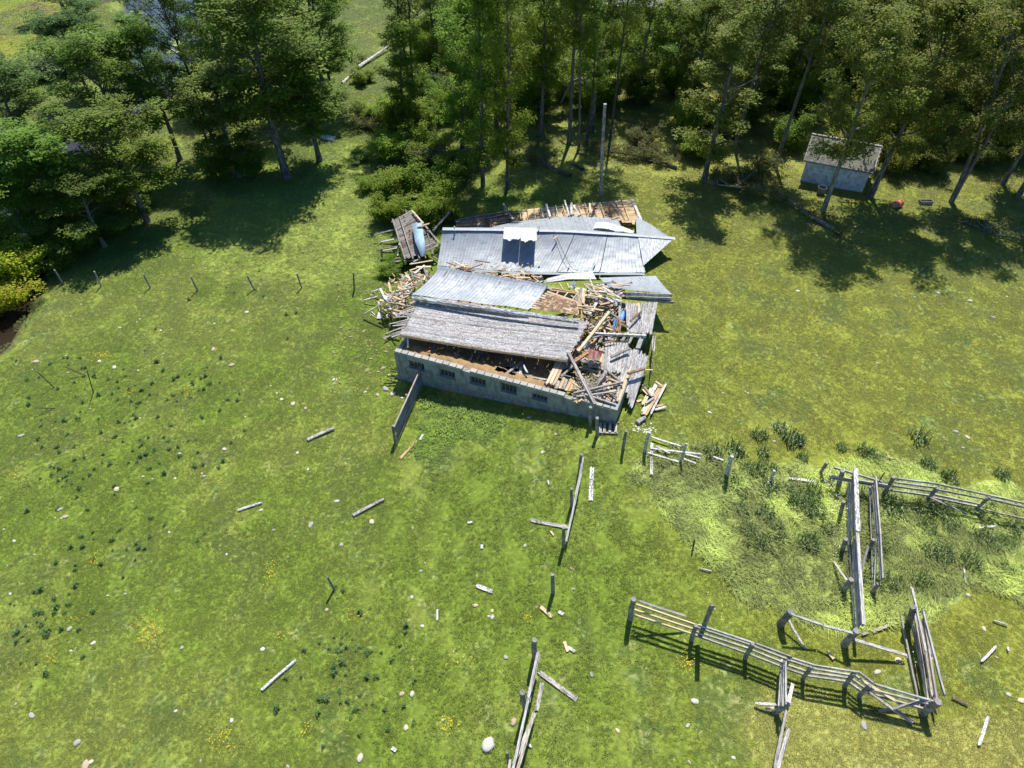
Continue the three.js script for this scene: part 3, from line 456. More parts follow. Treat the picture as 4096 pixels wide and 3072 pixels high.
/* flipped rear slope: boards below, rafters above, lying on the ground behind */
{
  const q = [Z1(1175, 418, 0.75), Z2(1515, 150, 1.65), Z2(1640, 430, 1.75), Z1(1180, 520, 1.0)];
  const mid = Z2(0, 300, 0.95);
  const q1 = [Z1(1175, 418, 0.75), Z2(100, 285, 1.05), Z2(120, 500, 1.15), Z1(1180, 530, 0.95)], q2 = [Z2(102, 285, 1.05), Z2(1505, 150, 1.65), Z2(1620, 440, 1.75), Z2(122, 500, 1.15)];
  const o = thing('overturned_roof_deck', 'overturned roof deck of pale boards with rafters showing behind the ridge roof', 'roof deck', q1[3].clone());
  boardPanel(o, 'deck_board', q1, 0.17, 0.024, [...BROWN, FRESH[3], GREY[3]], { gap: 0.012, jag: 0.03, split: [2, 3], seed: 51, ragged: true });
  boardPanel(o, 'deck_board', q2, 0.17, 0.024, FRESH, { gap: 0.012, jag: 0.02, split: [3, 5], seed: 52, ragged: true });
  const xs = [[1255, 410, 1265, 520], [1362, 395, 1375, 515], [1437, 380, 1445, 515], [1530, 355, 1580, 500], [1560, 360, 1605, 495], [1620, 345, 1635, 490], [1697, 330, 1715, 470], [1797, 320, 1820, 450], [1890, 300, 1855, 440], [1985, 290, 2000, 410], [2075, 280, 2100, 400]];
  for (const [a, b, c, d] of xs) board('rafter', Z1(a, b, 1.15), Z1(c, d, 1.2), 0.05, 0.13, pick(BROWN), o, { off: o.position });
  const x2 = [[270, 275, 290, 395], [360, 260, 390, 385], [545, 230, 580, 375], [635, 225, 672, 365], [735, 215, 745, 360], [820, 200, 860, 355], [910, 195, 965, 365], [1005, 175, 1070, 380], [1110, 205, 1170, 390], [1190, 155, 1270, 395], [1370, 130, 1470, 405], [180, 280, 205, 400], [90, 290, 110, 410]];
  for (const [a, b, c, d] of x2) board('rafter', Z2(a, b, 1.7), Z2(c, d, 1.75), 0.05, 0.13, pick(r0() < 0.6 ? FRESH : BROWN), o, { off: o.position });
  board('barge_board', Z2(1515, 152, 1.75), Z2(1635, 435, 1.85), 0.2, 0.04, WHITE[0], o, { off: o.position });
  board('edge_board', Z1(1172, 418, 0.95), Z1(1870, 300, 1.1), 0.05, 0.16, GREY[1], o, { off: o.position });
  board('purlin', Z2(870, 260, 1.85), Z2(1450, 245, 1.95), 0.05, 0.06, FRESH[3], o, { off: o.position });
}
function r0() { return R0(); }
/* collapsed gable: dark boards and studs */
{
  const q = [Z1(375, 420, 1.5), Z1(625, 285, 2.0), Z1(975, 740, 1.3), Z1(545, 915, 0.9)];
  const o = thing('fallen_gable_wall', 'dark brown boarded gable wall fallen beside the bushes with a hanging metal strip', 'fallen wall', q[3].clone());
  boardPanel(o, 'wall_board', q, 0.20, 0.025, [BROWN[0], BROWN[2], DARKGREY[0], DARKGREY[2], DARKGREY[1]], { gap: 0.012, jag: 0.16, split: [1, 2], seed: 71, ragged: true, lift: 0.03 });
  for (const [a, b, c, d, w] of [[380, 400, 540, 910, 0.11], [465, 370, 640, 905, 0.09], [540, 270, 720, 900, 0.09], [655, 330, 800, 895, 0.08], [800, 500, 895, 850, 0.08]]) board('stud', Z1(a, b, 1.75), Z1(c, d, 1.1), w, 0.1, pick(r0() < 0.5 ? DARKGREY : BROWN), o, { off: o.position });
  board('verge_board', Z1(625, 290, 2.15), Z1(770, 455, 1.95), 0.12, 0.04, FRESH[0], o, { off: o.position }); board('verge_board', Z1(790, 480, 1.9), Z1(970, 700, 1.45), 0.12, 0.04, DARKGREY[1], o, { off: o.position });
  const s = thing('metal_strip', 'blue-grey shade-tinted bent metal strip hanging over the fallen gable wall', 'metal sheet', Z1(740, 880, 1.2));
  const cl = [[690, 450, 2.05, 60], [705, 560, 1.95, 60], [725, 680, 1.8, 60], [755, 790, 1.5, 45], [765, 870, 1.2, 25]];
  const rowsL = cl.map(([x, y, h, w]) => [Z1(x - w, y + 5, h).sub(s.position), Z1(x - w / 3, y, h + 0.05).sub(s.position), Z1(x + w / 3, y - 3, h + 0.03).sub(s.position), Z1(x + w, y - 8, h).sub(s.position)]);
  mesh('metal_sheet', loft(rowsL), metalStripShaded, s);
}
/* grey board sheets thrown over the barn's side */
{
  const panel = (name, label, q, wid, seed, miss, cat = 'fallen wall') => { const o = thing(name, label, cat, q[3].clone()); boardPanel(o, 'wall_board', q, wid, 0.024, [...PAINT, GREY[0], GREY[2], GREY[4]], { gap: 0.008, jag: 0.07, split: [1, 1], seed, miss, ragged: true, lift: 0.02 }); return o; };
  const a = panel('fallen_board_wall', 'fallen sheet of upright grey boards under the torn metal roof piece', [Z4(1835, 30, 3.1), Z4(1755, 440, 2.55), Z4(1445, 425, 2.65), Z4(1425, 30, 3.15)], 0.135, 81, 0.03);
  const b = panel('fallen_board_wall', 'slanting grey board sheet with a pointed lower end beside the board pile', [Z4(1730, 690, 2.45), Z4(1505, 1385, 1.62), Z4(1345, 1010, 2.45), Z4(1455, 590, 2.75)], 0.135, 82, 0);
  const c = panel('fallen_board_wall', 'gapped grey floor boards beside the red machine', [Z4(1480, 500, 2.75), Z4(1360, 940, 2.6), Z4(1180, 900, 2.62), Z4(1160, 470, 2.75)], 0.15, 83, 0.12);
  for (const [p, q, z] of [[a, [Z4(1430, 120, 3.0), Z4(1820, 130, 2.95)], 0], [a, [Z4(1440, 350, 2.62), Z4(1760, 360, 2.55)], 0], [b, [Z4(1480, 720, 2.62), Z4(1710, 770, 2.35)], 0], [b, [Z4(1420, 1020, 2.3), Z4(1620, 1060, 1.95)], 0]]) board('batten', q[0].add(V(0, -0.06, 0)), q[1].add(V(0, -0.06, 0)), 0.09, 0.05, pick(BROWN), p, { off: p.position });
  // narrow upright remnant of the side wall
  const o = thing('side_wall_remnant', 'narrow dark upright board wall left standing along the barn side', 'wall remnant', P(2598, 1480));
  for (let k = 0; k < 14; k++) { const t = k / 13, u = lerp(2606, 2597, t), v = lerp(1400, 1520, t), g = P(u, v), hh = 1.25 - 0.5 * t + 0.2 * R0(); board('wall_board', g.clone().setY(g.y - 0.1), g.clone().setY(g.y + hh), 0.25, 0.03, pick(DARKGREY), o, { n: V(1, 0, 0.1), off: o.position }); }
}
/* ---------- loose boards of the wreck ---------- */
const plankLabel = {
  left: ['board in the splintered heap by the bushes', 'boards in the splintered heap'],
  core: ['timber in the tangle beside the curled roof', 'timbers tangled in the wreck'],
  floor: ['timber on the plank floor near the red machine', 'timbers on the plank floor'],
  pile: ['board in the small pile on the grass', 'boards in the small pile'],
  gap: ['board in the gap before the ridge roof', 'boards in the roof gap'],
  gable: ['board sticking out around the fallen gable wall', 'boards around the fallen gable'],
  hay: ['board lying on the hay under the boarded roof', 'boards on the hay'],
  roof: ['board across the overturned roof deck', 'boards on the overturned deck'],
};
const toneOf = m => FRESH.includes(m) ? 'pale yellow' : WHITE.includes(m) || PAINT.includes(m) ? 'white painted' : BROWN.includes(m) ? 'dark brown' : DARKGREY.includes(m) ? 'charcoal grey' : 'weathered grey';
function loose(where, A, B, w, t, mat, o = {}) { const m = board(numbered('broken_board'), A, B, w, t, mat, scene, { geo: pick(RAGGED), ...o }); const [l, g] = plankLabel[where], L = A.distanceTo(B); return tag(m, `${L > 1.9 ? 'long' : L > 0.95 ? 'mid-length' : 'short'} ${toneOf(mat)} ${w > 0.135 ? 'broad' : 'narrow'} ${l}`, 'board', g); }
const matOf = { f: FRESH, g: GREY, w: WHITE, b: BROWN, d: DARKGREY };
// heap at the broken end: chosen pieces (zoom frame 1450,1050, scale .2364)
const ZL = (x, y, h) => W(1450 + x * 0.2364, 1050 + y * 0.2364, h);
for (const [a, b, c, d, h0, h1, w, m] of [
  [0, 885, 390, 660, 0.35, 1.7, 0.13, 'g'], [295, 430, 400, 640, 1.3, 1.75, 0.15, 'w'], [440, 330, 490, 520, 1.6, 1.3, 0.17, 'f'], [655, 320, 660, 530, 1.9, 1.5, 0.14, 'f'], [130, 500, 360, 430, 0.4, 0.9, 0.13, 'g'], [20, 640, 270, 570, 0.3, 0.7, 0.09, 'w'],
  [430, 690, 520, 860, 2.0, 1.3, 0.14, 'w'], [270, 650, 300, 830, 0.4, 0.3, 0.13, 'f'], [300, 830, 385, 750, 0.3, 0.5, 0.07, 'f'], [380, 820, 430, 730, 0.4, 0.6, 0.22, 'f'], [540, 540, 820, 530, 2.2, 2.3, 0.10, 'g'], [640, 490, 1010, 370, 2.4, 2.6, 0.12, 'd'],
  [420, 670, 540, 500, 2.0, 2.2, 0.16, 'g'], [510, 570, 720, 670, 1.8, 1.9, 0.10, 'f'], [480, 740, 720, 630, 1.5, 1.7, 0.12, 'f'], [670, 620, 780, 560, 1.9, 2.0, 0.13, 'f'], [700, 420, 830, 350, 2.3, 2.3, 0.10, 'w'], [670, 400, 800, 500, 2.3, 2.2, 0.13, 'w'],
  [870, 190, 1060, 40, 2.2, 2.0, 0.16, 'w'], [900, 80, 1170, 70, 1.6, 1.7, 0.18, 'f'], [790, 140, 930, 90, 1.4, 1.4, 0.12, 'f'], [660, 330, 740, 210, 1.4, 1.5, 0.14, 'g'], [700, 360, 800, 230, 1.6, 1.7, 0.11, 'f'], [720, 390, 810, 270, 1.7, 1.8, 0.13, 'f'], [630, 110, 640, 330, 1.9, 0.6, 0.15, 'd'],
  [830, 160, 860, 300, 2.1, 2.0, 0.11, 'd'], [1040, 90, 1100, 250, 2.4, 2.3, 0.13, 'd'], [985, 260, 1005, 370, 2.6, 2.5, 0.12, 'd'], [840, 320, 920, 380, 2.4, 2.3, 0.14, 'b'], [890, 210, 1000, 260, 2.3, 2.2, 0.10, 'b'], [850, 430, 940, 280, 2.2, 2.1, 0.12, 'f'],
  [340, 170, 420, 110, 0.2, 0.3, 0.16, 'f'], [420, 110, 520, 40, 0.3, 0.5, 0.15, 'd'], [470, 150, 490, 100, 0.25, 0.2, 0.14, 'w'], [520, 120, 600, 130, 0.2, 0.25, 0.16, 'b'], [130, 870, 230, 940, 0.1, 0.1, 0.06, 'f'], [150, 830, 220, 900, 0.12, 0.1, 0.06, 'w'], [130, 560, 220, 500, 0.3, 0.4, 0.09, 'f']]) { const gA = ZL(a, b, 0), base = 0.0; loose('left', ZL(a, b, h0), ZL(c, d, h1), w, 0.045, pick(matOf[m])); }
{ // white panel pieces
  const w = (q, label) => { const o = thing('white_board_sheet', label, 'panel', q[3].clone()); boardPanel(o, 'panel_board', q, 0.3, 0.02, WHITE, { gap: 0.004, seed: 4, split: [1, 1] }); };
  w([ZL(270, 835, 0.22), ZL(335, 835, 0.2), ZL(345, 950, 0.15), ZL(235, 950, 0.15)], 'white panel lying on the grass below the splintered heap');
  w([ZL(385, 530, 1.5), ZL(460, 535, 1.55), ZL(475, 610, 1.5), ZL(380, 610, 1.45)], 'white square panel caught in the splintered heap');
  w([Z4(790, 480, 2.7), Z4(980, 560, 2.75), Z4(960, 620, 2.6), Z4(790, 600, 2.55)], 'large white board lying by the broken roof edge and the red machine');
  w([Z4(1320, 270, 2.75), Z4(1400, 330, 2.75), Z4(1390, 350, 2.7), Z4(1305, 290, 2.7)], 'white panel beside the blue tarpaulin');
}
// fill of the heap
function heap(where, n, seed, spots, len, mats, h) {
  const r = rng(seed);
  for (let i = 0; i < n; i++) { const [fn, x0, y0, x1, y1, ha, hb, ang] = pick(spots, r), x = rr(x0, x1, r), y = rr(y0, y1, r), hh = rr(ha, hb, r), c = fn(x, y, hh), a = ang + (r() - 0.5) * 2.0, L = rr(len[0], len[1], r), d = V(Math.cos(a), (r() - 0.5) * 0.45, Math.sin(a)).normalize().multiplyScalar(L / 2); loose(where, c.clone().sub(d), c.clone().add(d), rr(0.06, 0.17, r), rr(0.025, 0.05, r), pick(pick(mats, r), r), { n: V((r() - 0.5) * 1.2, 1, (r() - 0.5) * 1.2) }); }
}
heap('left', 62, 3, [[ZL, 700, 180, 1130, 330, 1.7, 2.3, 0.9], [ZL, 620, 330, 920, 500, 1.6, 2.2, 0.7], [ZL, 400, 500, 800, 680, 1.0, 1.8, 0.3], [ZL, 500, 700, 820, 900, 0.9, 1.9, 0.2]], [0.5, 1.7], [FRESH, FRESH, GREY, BROWN, WHITE, FRESH]);
heap('core', 64, 4, [[Z2, 850, 1230, 1250, 1420, 3.0, 3.7, 1.2], [Z4, 850, 20, 1250, 300, 2.7, 3.3, 1.0], [Z4, 1050, 120, 1400, 430, 2.6, 2.9, 1.4], [Z2, 1050, 1200, 1400, 1340, 2.9, 3.2, 0.2]], [0.5, 1.9], [FRESH, FRESH, GREY, WHITE, BROWN]);
heap('floor', 26, 5, [[Z4, 760, 1080, 1330, 1280, 2.45, 2.6, 0.2], [Z4, 780, 560, 1150, 800, 2.45, 2.75, 1.1], [Z4, 1090, 960, 1350, 1240, 2.45, 2.6, 1.4]], [0.4, 1.4], [FRESH, GREY, BROWN, FRESH]);
heap('gap', 34, 6, [[Z1, 1100, 930, 1560, 1060, 2.2, 3.2, 0.2], [Z1, 1600, 1060, 2150, 1140, 2.6, 3.4, 0.2], [Z2, 20, 1110, 380, 1190, 3.0, 3.6, 0.2]], [0.4, 1.3], [FRESH, BROWN, FRESH, GREY]);
// chosen long timbers in the tangle
for (const [wh, a, b, c, d, h0, h1, w, t, m] of [
  ['core', 830, 655, 1225, 150, 2.9, 3.5, 0.17, 0.16, 'f'], ['floor', 700, 660, 1045, 1320, 3.15, 2.55, 0.17, 0.14, 'g'], ['core', 970, 425, 1690, 455, 3.1, 3.1, 0.11, 0.16, 'w'], ['floor', 770, 1180, 1400, 1035, 2.6, 2.75, 0.10, 0.12, 'g'], ['floor', 790, 1225, 1330, 1150, 2.55, 2.6, 0.08, 0.08, 'g'], ['floor', 910, 1190, 1310, 1325, 2.6, 2.5, 0.10, 0.1, 'g'],
  ['floor', 1245, 720, 1480, 610, 2.95, 3.0, 0.15, 0.1, 'd'], ['floor', 1455, 930, 1670, 865, 2.75, 2.6, 0.15, 0.1, 'b'], ['floor', 1660, 885, 1775, 885, 2.5, 2.3, 0.08, 0.06, 'f'], ['core', 1480, 275, 1635, 140, 3.15, 3.2, 0.11, 0.06, 'b'], ['core', 1595, 30, 1600, 215, 3.25, 3.0, 0.16, 0.04, 'f'], ['core', 1240, 165, 1400, 285, 3.1, 2.8, 0.15, 0.12, 'd'],
  ['floor', 1100, 820, 1360, 1030, 2.65, 2.5, 0.12, 0.12, 'd'], ['floor', 1060, 1065, 1175, 920, 2.65, 2.8, 0.2, 0.05, 'd'], ['floor', 615, 970, 850, 760, 2.3, 2.6, 0.13, 0.1, 'd'], ['floor', 675, 760, 700, 855, 2.9, 2.3, 0.09, 0.08, 'g'], ['floor', 780, 780, 940, 670, 2.75, 2.8, 0.22, 0.12, 'b'], ['core', 820, 500, 830, 640, 2.95, 2.8, 0.17, 0.05, 'f'],
  ['core', 1010, 480, 1190, 430, 3.0, 3.1, 0.09, 0.08, 'g'], ['core', 810, 405, 1040, 340, 3.0, 3.2, 0.10, 0.1, 'g'], ['floor', 1190, 590, 1170, 950, 2.85, 2.75, 0.2, 0.03, 'g'], ['floor', 1160, 670, 1130, 890, 2.8, 2.7, 0.13, 0.03, 'g'], ['floor', 1350, 1070, 1320, 1290, 2.6, 2.5, 0.16, 0.03, 'g'], ['core', 1130, 550, 1300, 515, 2.95, 2.95, 0.08, 0.06, 'b'],
  ['core', 1790, 450, 1775, 660, 2.5, 2.2, 0.16, 0.03, 'w'], ['core', 1360, 30, 1355, 240, 3.3, 2.9, 0.15, 0.03, 'g'], ['core', 1085, 0, 960, 190, 3.4, 3.1, 0.2, 0.03, 'w'], ['core', 1100, 60, 1250, 30, 3.4, 3.4, 0.12, 0.05, 'f'], ['core', 860, 10, 880, 240, 3.6, 3.0, 0.09, 0.05, 'f'], ['core', 820, 20, 825, 190, 3.7, 3.4, 0.15, 0.05, 'f'],
  ['core', 1310, 0, 1310, 80, 3.4, 3.2, 0.16, 0.03, 'g'], ['floor', 530, 950, 690, 1020, 2.4, 2.4, 0.06, 0.05, 'd'], ['floor', 475, 925, 560, 860, 2.35, 2.4, 0.12, 0.03, 'd']]) loose(wh, Z4(a, b, h0), Z4(c, d, h1), w, t, pick(matOf[m]), t > 0.09 ? { geo: pick(CLEAN) } : {});
for (const [a, b, c, d, h0, h1, w, m] of [[830, 1330, 850, 1520, 4.0, 3.5, 0.15, 'f'], [780, 1260, 830, 1340, 3.9, 3.9, 0.16, 'f'], [870, 1260, 860, 1490, 3.8, 3.3, 0.15, 'g'], [890, 1210, 1080, 1370, 3.7, 3.3, 0.13, 'g'], [900, 1370, 1040, 1330, 3.3, 3.5, 0.2, 'f'], [960, 1315, 1210, 1310, 3.3, 3.3, 0.10, 'f'], [950, 1270, 940, 1380, 3.7, 3.0, 0.10, 'd'], [1100, 1270, 1230, 1310, 3.2, 3.1, 0.2, 'f'], [1290, 1340, 1390, 1295, 3.5, 3.5, 0.1, 'd'], [1300, 1380, 1400, 1330, 3.4, 3.4, 0.1, 'g']]) loose('core', Z2(a, b, h0), Z2(c, d, h1), w, 0.06, pick(matOf[m]));
for (let k = 0; k < 16; k++) { const x = 1.2 + R0() * 7.6, z = 1.0 + R0() * 1.6, a = R0() * 3.14, L = 0.4 + R0() * 0.7, c = FP(x, WT - 0.35 - 0.25 * (z > 1.5 ? 1 : 0), z), d = V(Math.cos(a) * L, (R0() - 0.5) * 0.2, Math.sin(a) * L); loose('hay', c.clone().sub(d), c.add(d), 0.08 + R0() * 0.1, 0.03, pick(pick([DARKGREY, GREY, BROWN]))); }
// dark joists behind the tangle carry it
for (let k = 0; k < 9; k++) { const a = FP(8.6 + k * 0.55, WT + 0.12, 3.6 + R0() * 0.8), b = FP(8.9 + k * 0.55 + (R0() - 0.5) * 0.8, WT + 0.25, 8.8); loose('core', a, b, 0.16, 0.12, pick(DARKGREY)); }
// pile on the grass
for (const [a, b, c, d, w, m, h] of [[1645, 1070, 1760, 1220, 0.10, 'g', 0.25], [1640, 1120, 1720, 1200, 0.16, 'f', 0.16], [1820, 1055, 1745, 1215, 0.2, 'w', 0.2], [1760, 1105, 1640, 1330, 0.2, 'f', 0.1], [1870, 1090, 1790, 1230, 0.2, 'f', 0.14], [1905, 1070, 1680, 1460, 0.15, 'f', 0.2], [1950, 1040, 1740, 1450, 0.11, 'w', 0.24], [1790, 1235, 1680, 1300, 0.13, 'g', 0.3], [1700, 1330, 1640, 1420, 0.22, 'w', 0.12], [1740, 1360, 1915, 1320, 0.13, 'f', 0.1], [1785, 1390, 1945, 1345, 0.13, 'w', 0.14], [1760, 1250, 1660, 1450, 0.22, 'f', 0.15], [1805, 1025, 1890, 1085, 0.09, 'f', 0.3], [1570, 1285, 1635, 1260, 0.16, 'f', 0.06], [1625, 1440, 1655, 1430, 0.12, 'f', 0.1]]) loose('pile', P(2050 + a * K, 1200 + b * K, h), P(2050 + c * K, 1200 + d * K, h + 0.05), w, 0.04, pick(matOf[m]));
// around the gable and on the deck
for (const [a, b, c, d, h0, h1, w, m] of [[145, 600, 410, 530, 0.6, 1.0, 0.16, 'd'], [220, 690, 560, 620, 0.7, 1.1, 0.18, 'g'], [180, 730, 260, 680, 0.4, 0.6, 0.1, 'd'], [230, 775, 480, 740, 0.8, 1.0, 0.12, 'd'], [240, 770, 245, 890, 0.9, 0.1, 0.16, 'd'], [250, 800, 460, 760, 0.6, 0.8, 0.12, 'g'], [485, 590, 445, 870, 1.1, 0.7, 0.10, 'w'], [340, 940, 760, 915, 0.6, 0.8, 0.12, 'd'], [600, 970, 900, 920, 0.9, 1.1, 0.12, 'f'], [880, 560, 1110, 300, 1.6, 2.3, 0.18, 'd'], [685, 500, 850, 455, 2.1, 2.2, 0.16, 'f'], [890, 870, 950, 905, 1.5, 1.5, 0.06, 'g'], [590, 975, 740, 890, 0.8, 1.0, 0.07, 'w'], [290, 1000, 560, 880, 0.3, 0.6, 0.14, 'd'], [400, 900, 480, 890, 0.7, 0.8, 0.1, 'd']]) loose('gable', Z1(a, b, h0), Z1(c, d, h1), w, 0.05, pick(matOf[m]));
for (const [a, b, c, d, w, m] of [[425, 205, 480, 380, 0.16, 'w'], [655, 155, 720, 360, 0.12, 'w'], [745, 185, 745, 350, 0.16, 'w'], [770, 225, 850, 355, 0.13, 'w'], [1260, 135, 1430, 430, 0.10, 'b'], [975, 190, 985, 350, 0.12, 'f'], [1360, 360, 1410, 450, 0.2, 'f'], [1520, 400, 1530, 470, 0.2, 'f'], [1390, 440, 1460, 410, 0.08, 'f'], [1250, 400, 1360, 360, 0.08, 'f']]) loose('roof', Z2(a, b, 1.95), Z2(c, d, 1.95), w, 0.05, pick(matOf[m]));
loose('roof', Z1(1770, 195, 1.6), Z1(1920, 430, 1.6), 0.15, 0.06, GREY[3]);
// wood chips: too many to count
{
  const pts = [], r = rng(91);
  const put = (n, fn) => { for (let i = 0; i < n; i++) pts.push(fn()); };
  const m = new THREE.InstancedMesh(RAGGED[1], FRESH[0], 720); m.name = 'splinters'; m.castShadow = m.receiveShadow = true; let k = 0; const c = new THREE.Color(), e = new THREE.Euler();
  const add = (p, L, w, tilt = 0.5) => { _m.compose(p, _q.setFromEuler(e.set((r() - 0.5) * tilt, r() * 6.3, (r() - 0.5) * tilt)), V(L, 0.02, w)); m.setMatrixAt(k, _m); const q = 0.4 + 0.6 * r(); m.setColorAt(k, c.setRGB(q, q * (0.9 + 0.1 * r()), q * 0.9)); k++; };
  for (let i = 0; i < 150; i++) add(ZL(rr(400, 1150, r), rr(150, 850, r), rr(0.9, 2.0, r)), rr(0.15, 0.5, r), rr(0.04, 0.12, r), 1);
  for (let i = 0; i < 190; i++) add(Z4(rr(820, 1330, r), rr(0, 420, r), rr(2.5, 3.0, r)), rr(0.15, 0.5, r), rr(0.04, 0.14, r), 1);
  for (let i = 0; i < 130; i++) add(Z4(rr(740, 1340, r), rr(900, 1290, r), rr(2.42, 2.5, r)), rr(0.1, 0.4, r), rr(0.03, 0.1, r), 0.4);
  for (let i = 0; i < 100; i++) add(Z1(rr(1100, 2150, r), rr(960, 1120, r), rr(2.0, 2.8, r)), rr(0.1, 0.4, r), rr(0.03, 0.1, r), 0.6);
  for (let i = 0; i < 150; i++) { const u = rr(1330, 1620, r), v = rr(1150, 1560, r); add(P(u, v, 0.05), rr(0.08, 0.3, r), rr(0.02, 0.06, r), 0.2); }
  m.count = k; tag(m, 'small splinters and chips strewn through and around the wreck', 'splinters', null, 'stuff'); scene.add(m);
}
/* ---------- things in the wreck ---------- */
{ // red machine with a wheel on a dark frame
  const b = Z4(1000, 930, 2.25), o = thing('farm_machine', 'old red hopper machine with a belt wheel standing in the floor hole', 'machine', b);
  const q = (x, y, h) => Z4(x, y, h).sub(b);
  const pl = (a, b2, c, d, mat, n) => mesh(n, loft([[a, b2], [d, c]]), mat, o);
  const A = q(975, 615, 3.5), B = q(1140, 650, 3.45), Cc = q(1100, 760, 3.15), D = q(940, 740, 3.15);
  const slab = (p, n2) => { const nrm = p[1].clone().sub(p[0]).cross(p[3].clone().sub(p[0])).normalize().multiplyScalar(0.03), g = mergeGeometries([loft([[p[0], p[1]], [p[3], p[2]]]), loft([[p[0].clone().add(nrm), p[1].clone().add(nrm)], [p[3].clone().add(nrm), p[2].clone().add(nrm)]])]); return mesh(n2, g, rustMat, o); };
  slab([A, q(1085, 650, 3.5), q(1060, 755, 3.15), D], 'hopper_panel'); slab([q(1090, 655, 3.5), B, Cc, q(1068, 757, 3.15)], 'hopper_panel'); slab([A.clone().add(V(0, -0.02, -0.02)), B.clone().add(V(0, -0.02, -0.02)), q(1120, 700, 2.9), q(960, 670, 2.9)], 'hopper_panel');
  for (const [x0, y0, x1, y1] of [[920, 740, 870, 900], [1070, 760, 1090, 930], [940, 760, 905, 870], [1050, 780, 1080, 900]]) board('leg', q(x0, y0, 3.1), q(x1, y1, 2.3), 0.07, 0.07, pick(DARKGREY), o);
  board('cross_bar', q(885, 830, 2.75), q(1085, 850, 2.75), 0.07, 0.06, DARKGREY[1], o); board('cross_bar', q(880, 850, 2.6), q(1090, 905, 2.55), 0.07, 0.06, GREY[3], o); board('deck', q(870, 775, 3.0), q(1100, 790, 3.0), 0.22, 0.08, DARKGREY[2], o);
  const wh = mesh('wheel', mergeGeometries([new THREE.TorusGeometry(0.15, 0.045, 8, 24), new THREE.CylinderGeometry(0.05, 0.05, 0.12, 12).rotateX(Math.PI / 2), new THREE.CylinderGeometry(0.13, 0.13, 0.02, 20).rotateX(Math.PI / 2)].map(g => g.index ? g.toNonIndexed() : g)), M({ color: C(0.32, 0.29, 0.22), roughness: 0.8 }), o); wh.position.copy(q(990, 790, 3.08)); wh.rotation.x = -0.5;
}
{ // blue tarpaulin, rags
  const tarp = (label, spots, mat) => { const rows = spots.map(([x, y, h, w]) => [Z4(x - w, y, h), Z4(x - w / 2, y - 6, h + 0.1), Z4(x, y + 4, h + 0.02), Z4(x + w / 2, y - 4, h + 0.09), Z4(x + w, y, h)]); top('tarpaulin', loft(rows), mat, label, 'tarpaulin'); };
  const blue = M({ color: C(0.06, 0.25, 0.70), roughness: 0.5 }), pale = M({ color: C(0.45, 0.55, 0.72), roughness: 0.7 });
  tarp('crumpled bright blue tarpaulin wedged between broken boards', [[1395, 140, 3.0, 22], [1390, 190, 2.95, 30], [1380, 240, 2.9, 30], [1385, 265, 2.8, 22]], blue);
  tarp('narrow twisted blue tarpaulin end hanging into the gap', [[1310, 235, 3.0, 14], [1290, 280, 2.9, 18], [1285, 330, 2.8, 16], [1280, 370, 2.7, 12]], blue);
  tarp('pale blue rag lying on the hay under the boarded roof', [[140, 820, 2.42, 10], [155, 860, 2.42, 14], [180, 905, 2.42, 16], [190, 920, 2.4, 8]], pale);
}
{ // twig nest at the hole
  const gs = [], r = rng(14); for (let i = 0; i < 60; i++) { const c = Z4(rr(850, 1090, r), rr(960, 1110, r), 2.5 + r() * 0.15), a = r() * 6.28, L = rr(0.15, 0.45, r), d = V(Math.cos(a), (r() - 0.3) * 0.7, Math.sin(a)); gs.push(tubeGeo([c.clone().addScaledVector(d, -L), c.clone().add(V(0, r() * 0.1, 0)), c.clone().addScaledVector(d, L)], [0.012, 0.01, 0.006], 4)); }
  top('dry_brush', mergeGeometries(gs), M({ color: C(0.42, 0.38, 0.28) }), 'tangle of dry pale twigs beside the floor hole', 'brush', null, 'stuff');
}
{ // cable on the metal roof
  const pts = [[520, 555, 2.85], [545, 600, 2.75], [600, 740, 2.35], [690, 930, 1.95], [720, 990, 1.75], [760, 1040, 1.6], [830, 1062, 1.6]].map(p => Z2(...p).add(V(0, 0.07, 0)));
  top('cable', tubeGeo(pts, pts.map(() => 0.016), 5), ironMat, 'thin dark cable trailing down the ridge roof', 'cable');
  for (const [x, y, lab] of [[165, 490, 'short lightning rod finial on the ridge near the fallen gable']]) { const o = thing('lightning_rod', lab, 'lightning rod', Z1(1165, 545, 2.75)); mesh('rod', tubeGeo([V(0, 0, 0), V(0, 0.28, 0)], [0.02, 0.012], 6), metalMats[0], o); const b = mesh('ball', new THREE.SphereGeometry(0.07, 12, 8), metalBright, o); b.position.y = 0.3; bx('foot', 0, 0.02, 0, 0.12, 0.03, 0.12, metalMats[3], o); }
  const o = thing('lightning_rod', 'short lightning rod finial on the ridge beside the folded sheets', 'lightning rod', Z2(335, 540, 2.82)); mesh('rod', tubeGeo([V(0, 0, 0), V(0, 0.34, 0)], [0.02, 0.012], 6), metalMats[0], o); const b = mesh('ball', new THREE.SphereGeometry(0.05, 12, 8), metalBright, o); b.position.y = 0.3; bx('foot', 0, 0.02, 0, 0.12, 0.03, 0.12, metalMats[3], o);
  for (const [a, b2, c, d, h] of [[510, 660, 570, 620, 2.72], [1025, 975, 1050, 930, 1.95], [330, 930, 355, 920, 1.9], [705, 965, 725, 935, 1.95]]) { const m = board(numbered('wood_scrap'), Z2(a, b2, h).add(V(0, 0.06, 0)), Z2(c, d, h).add(V(0, 0.06, 0)), 0.09, 0.03, pick(FRESH), scene, { geo: pick(RAGGED) }); tag(m, 'small wood scrap lying on the metal ridge roof', 'wood scrap', 'scraps on the ridge roof'); }
}
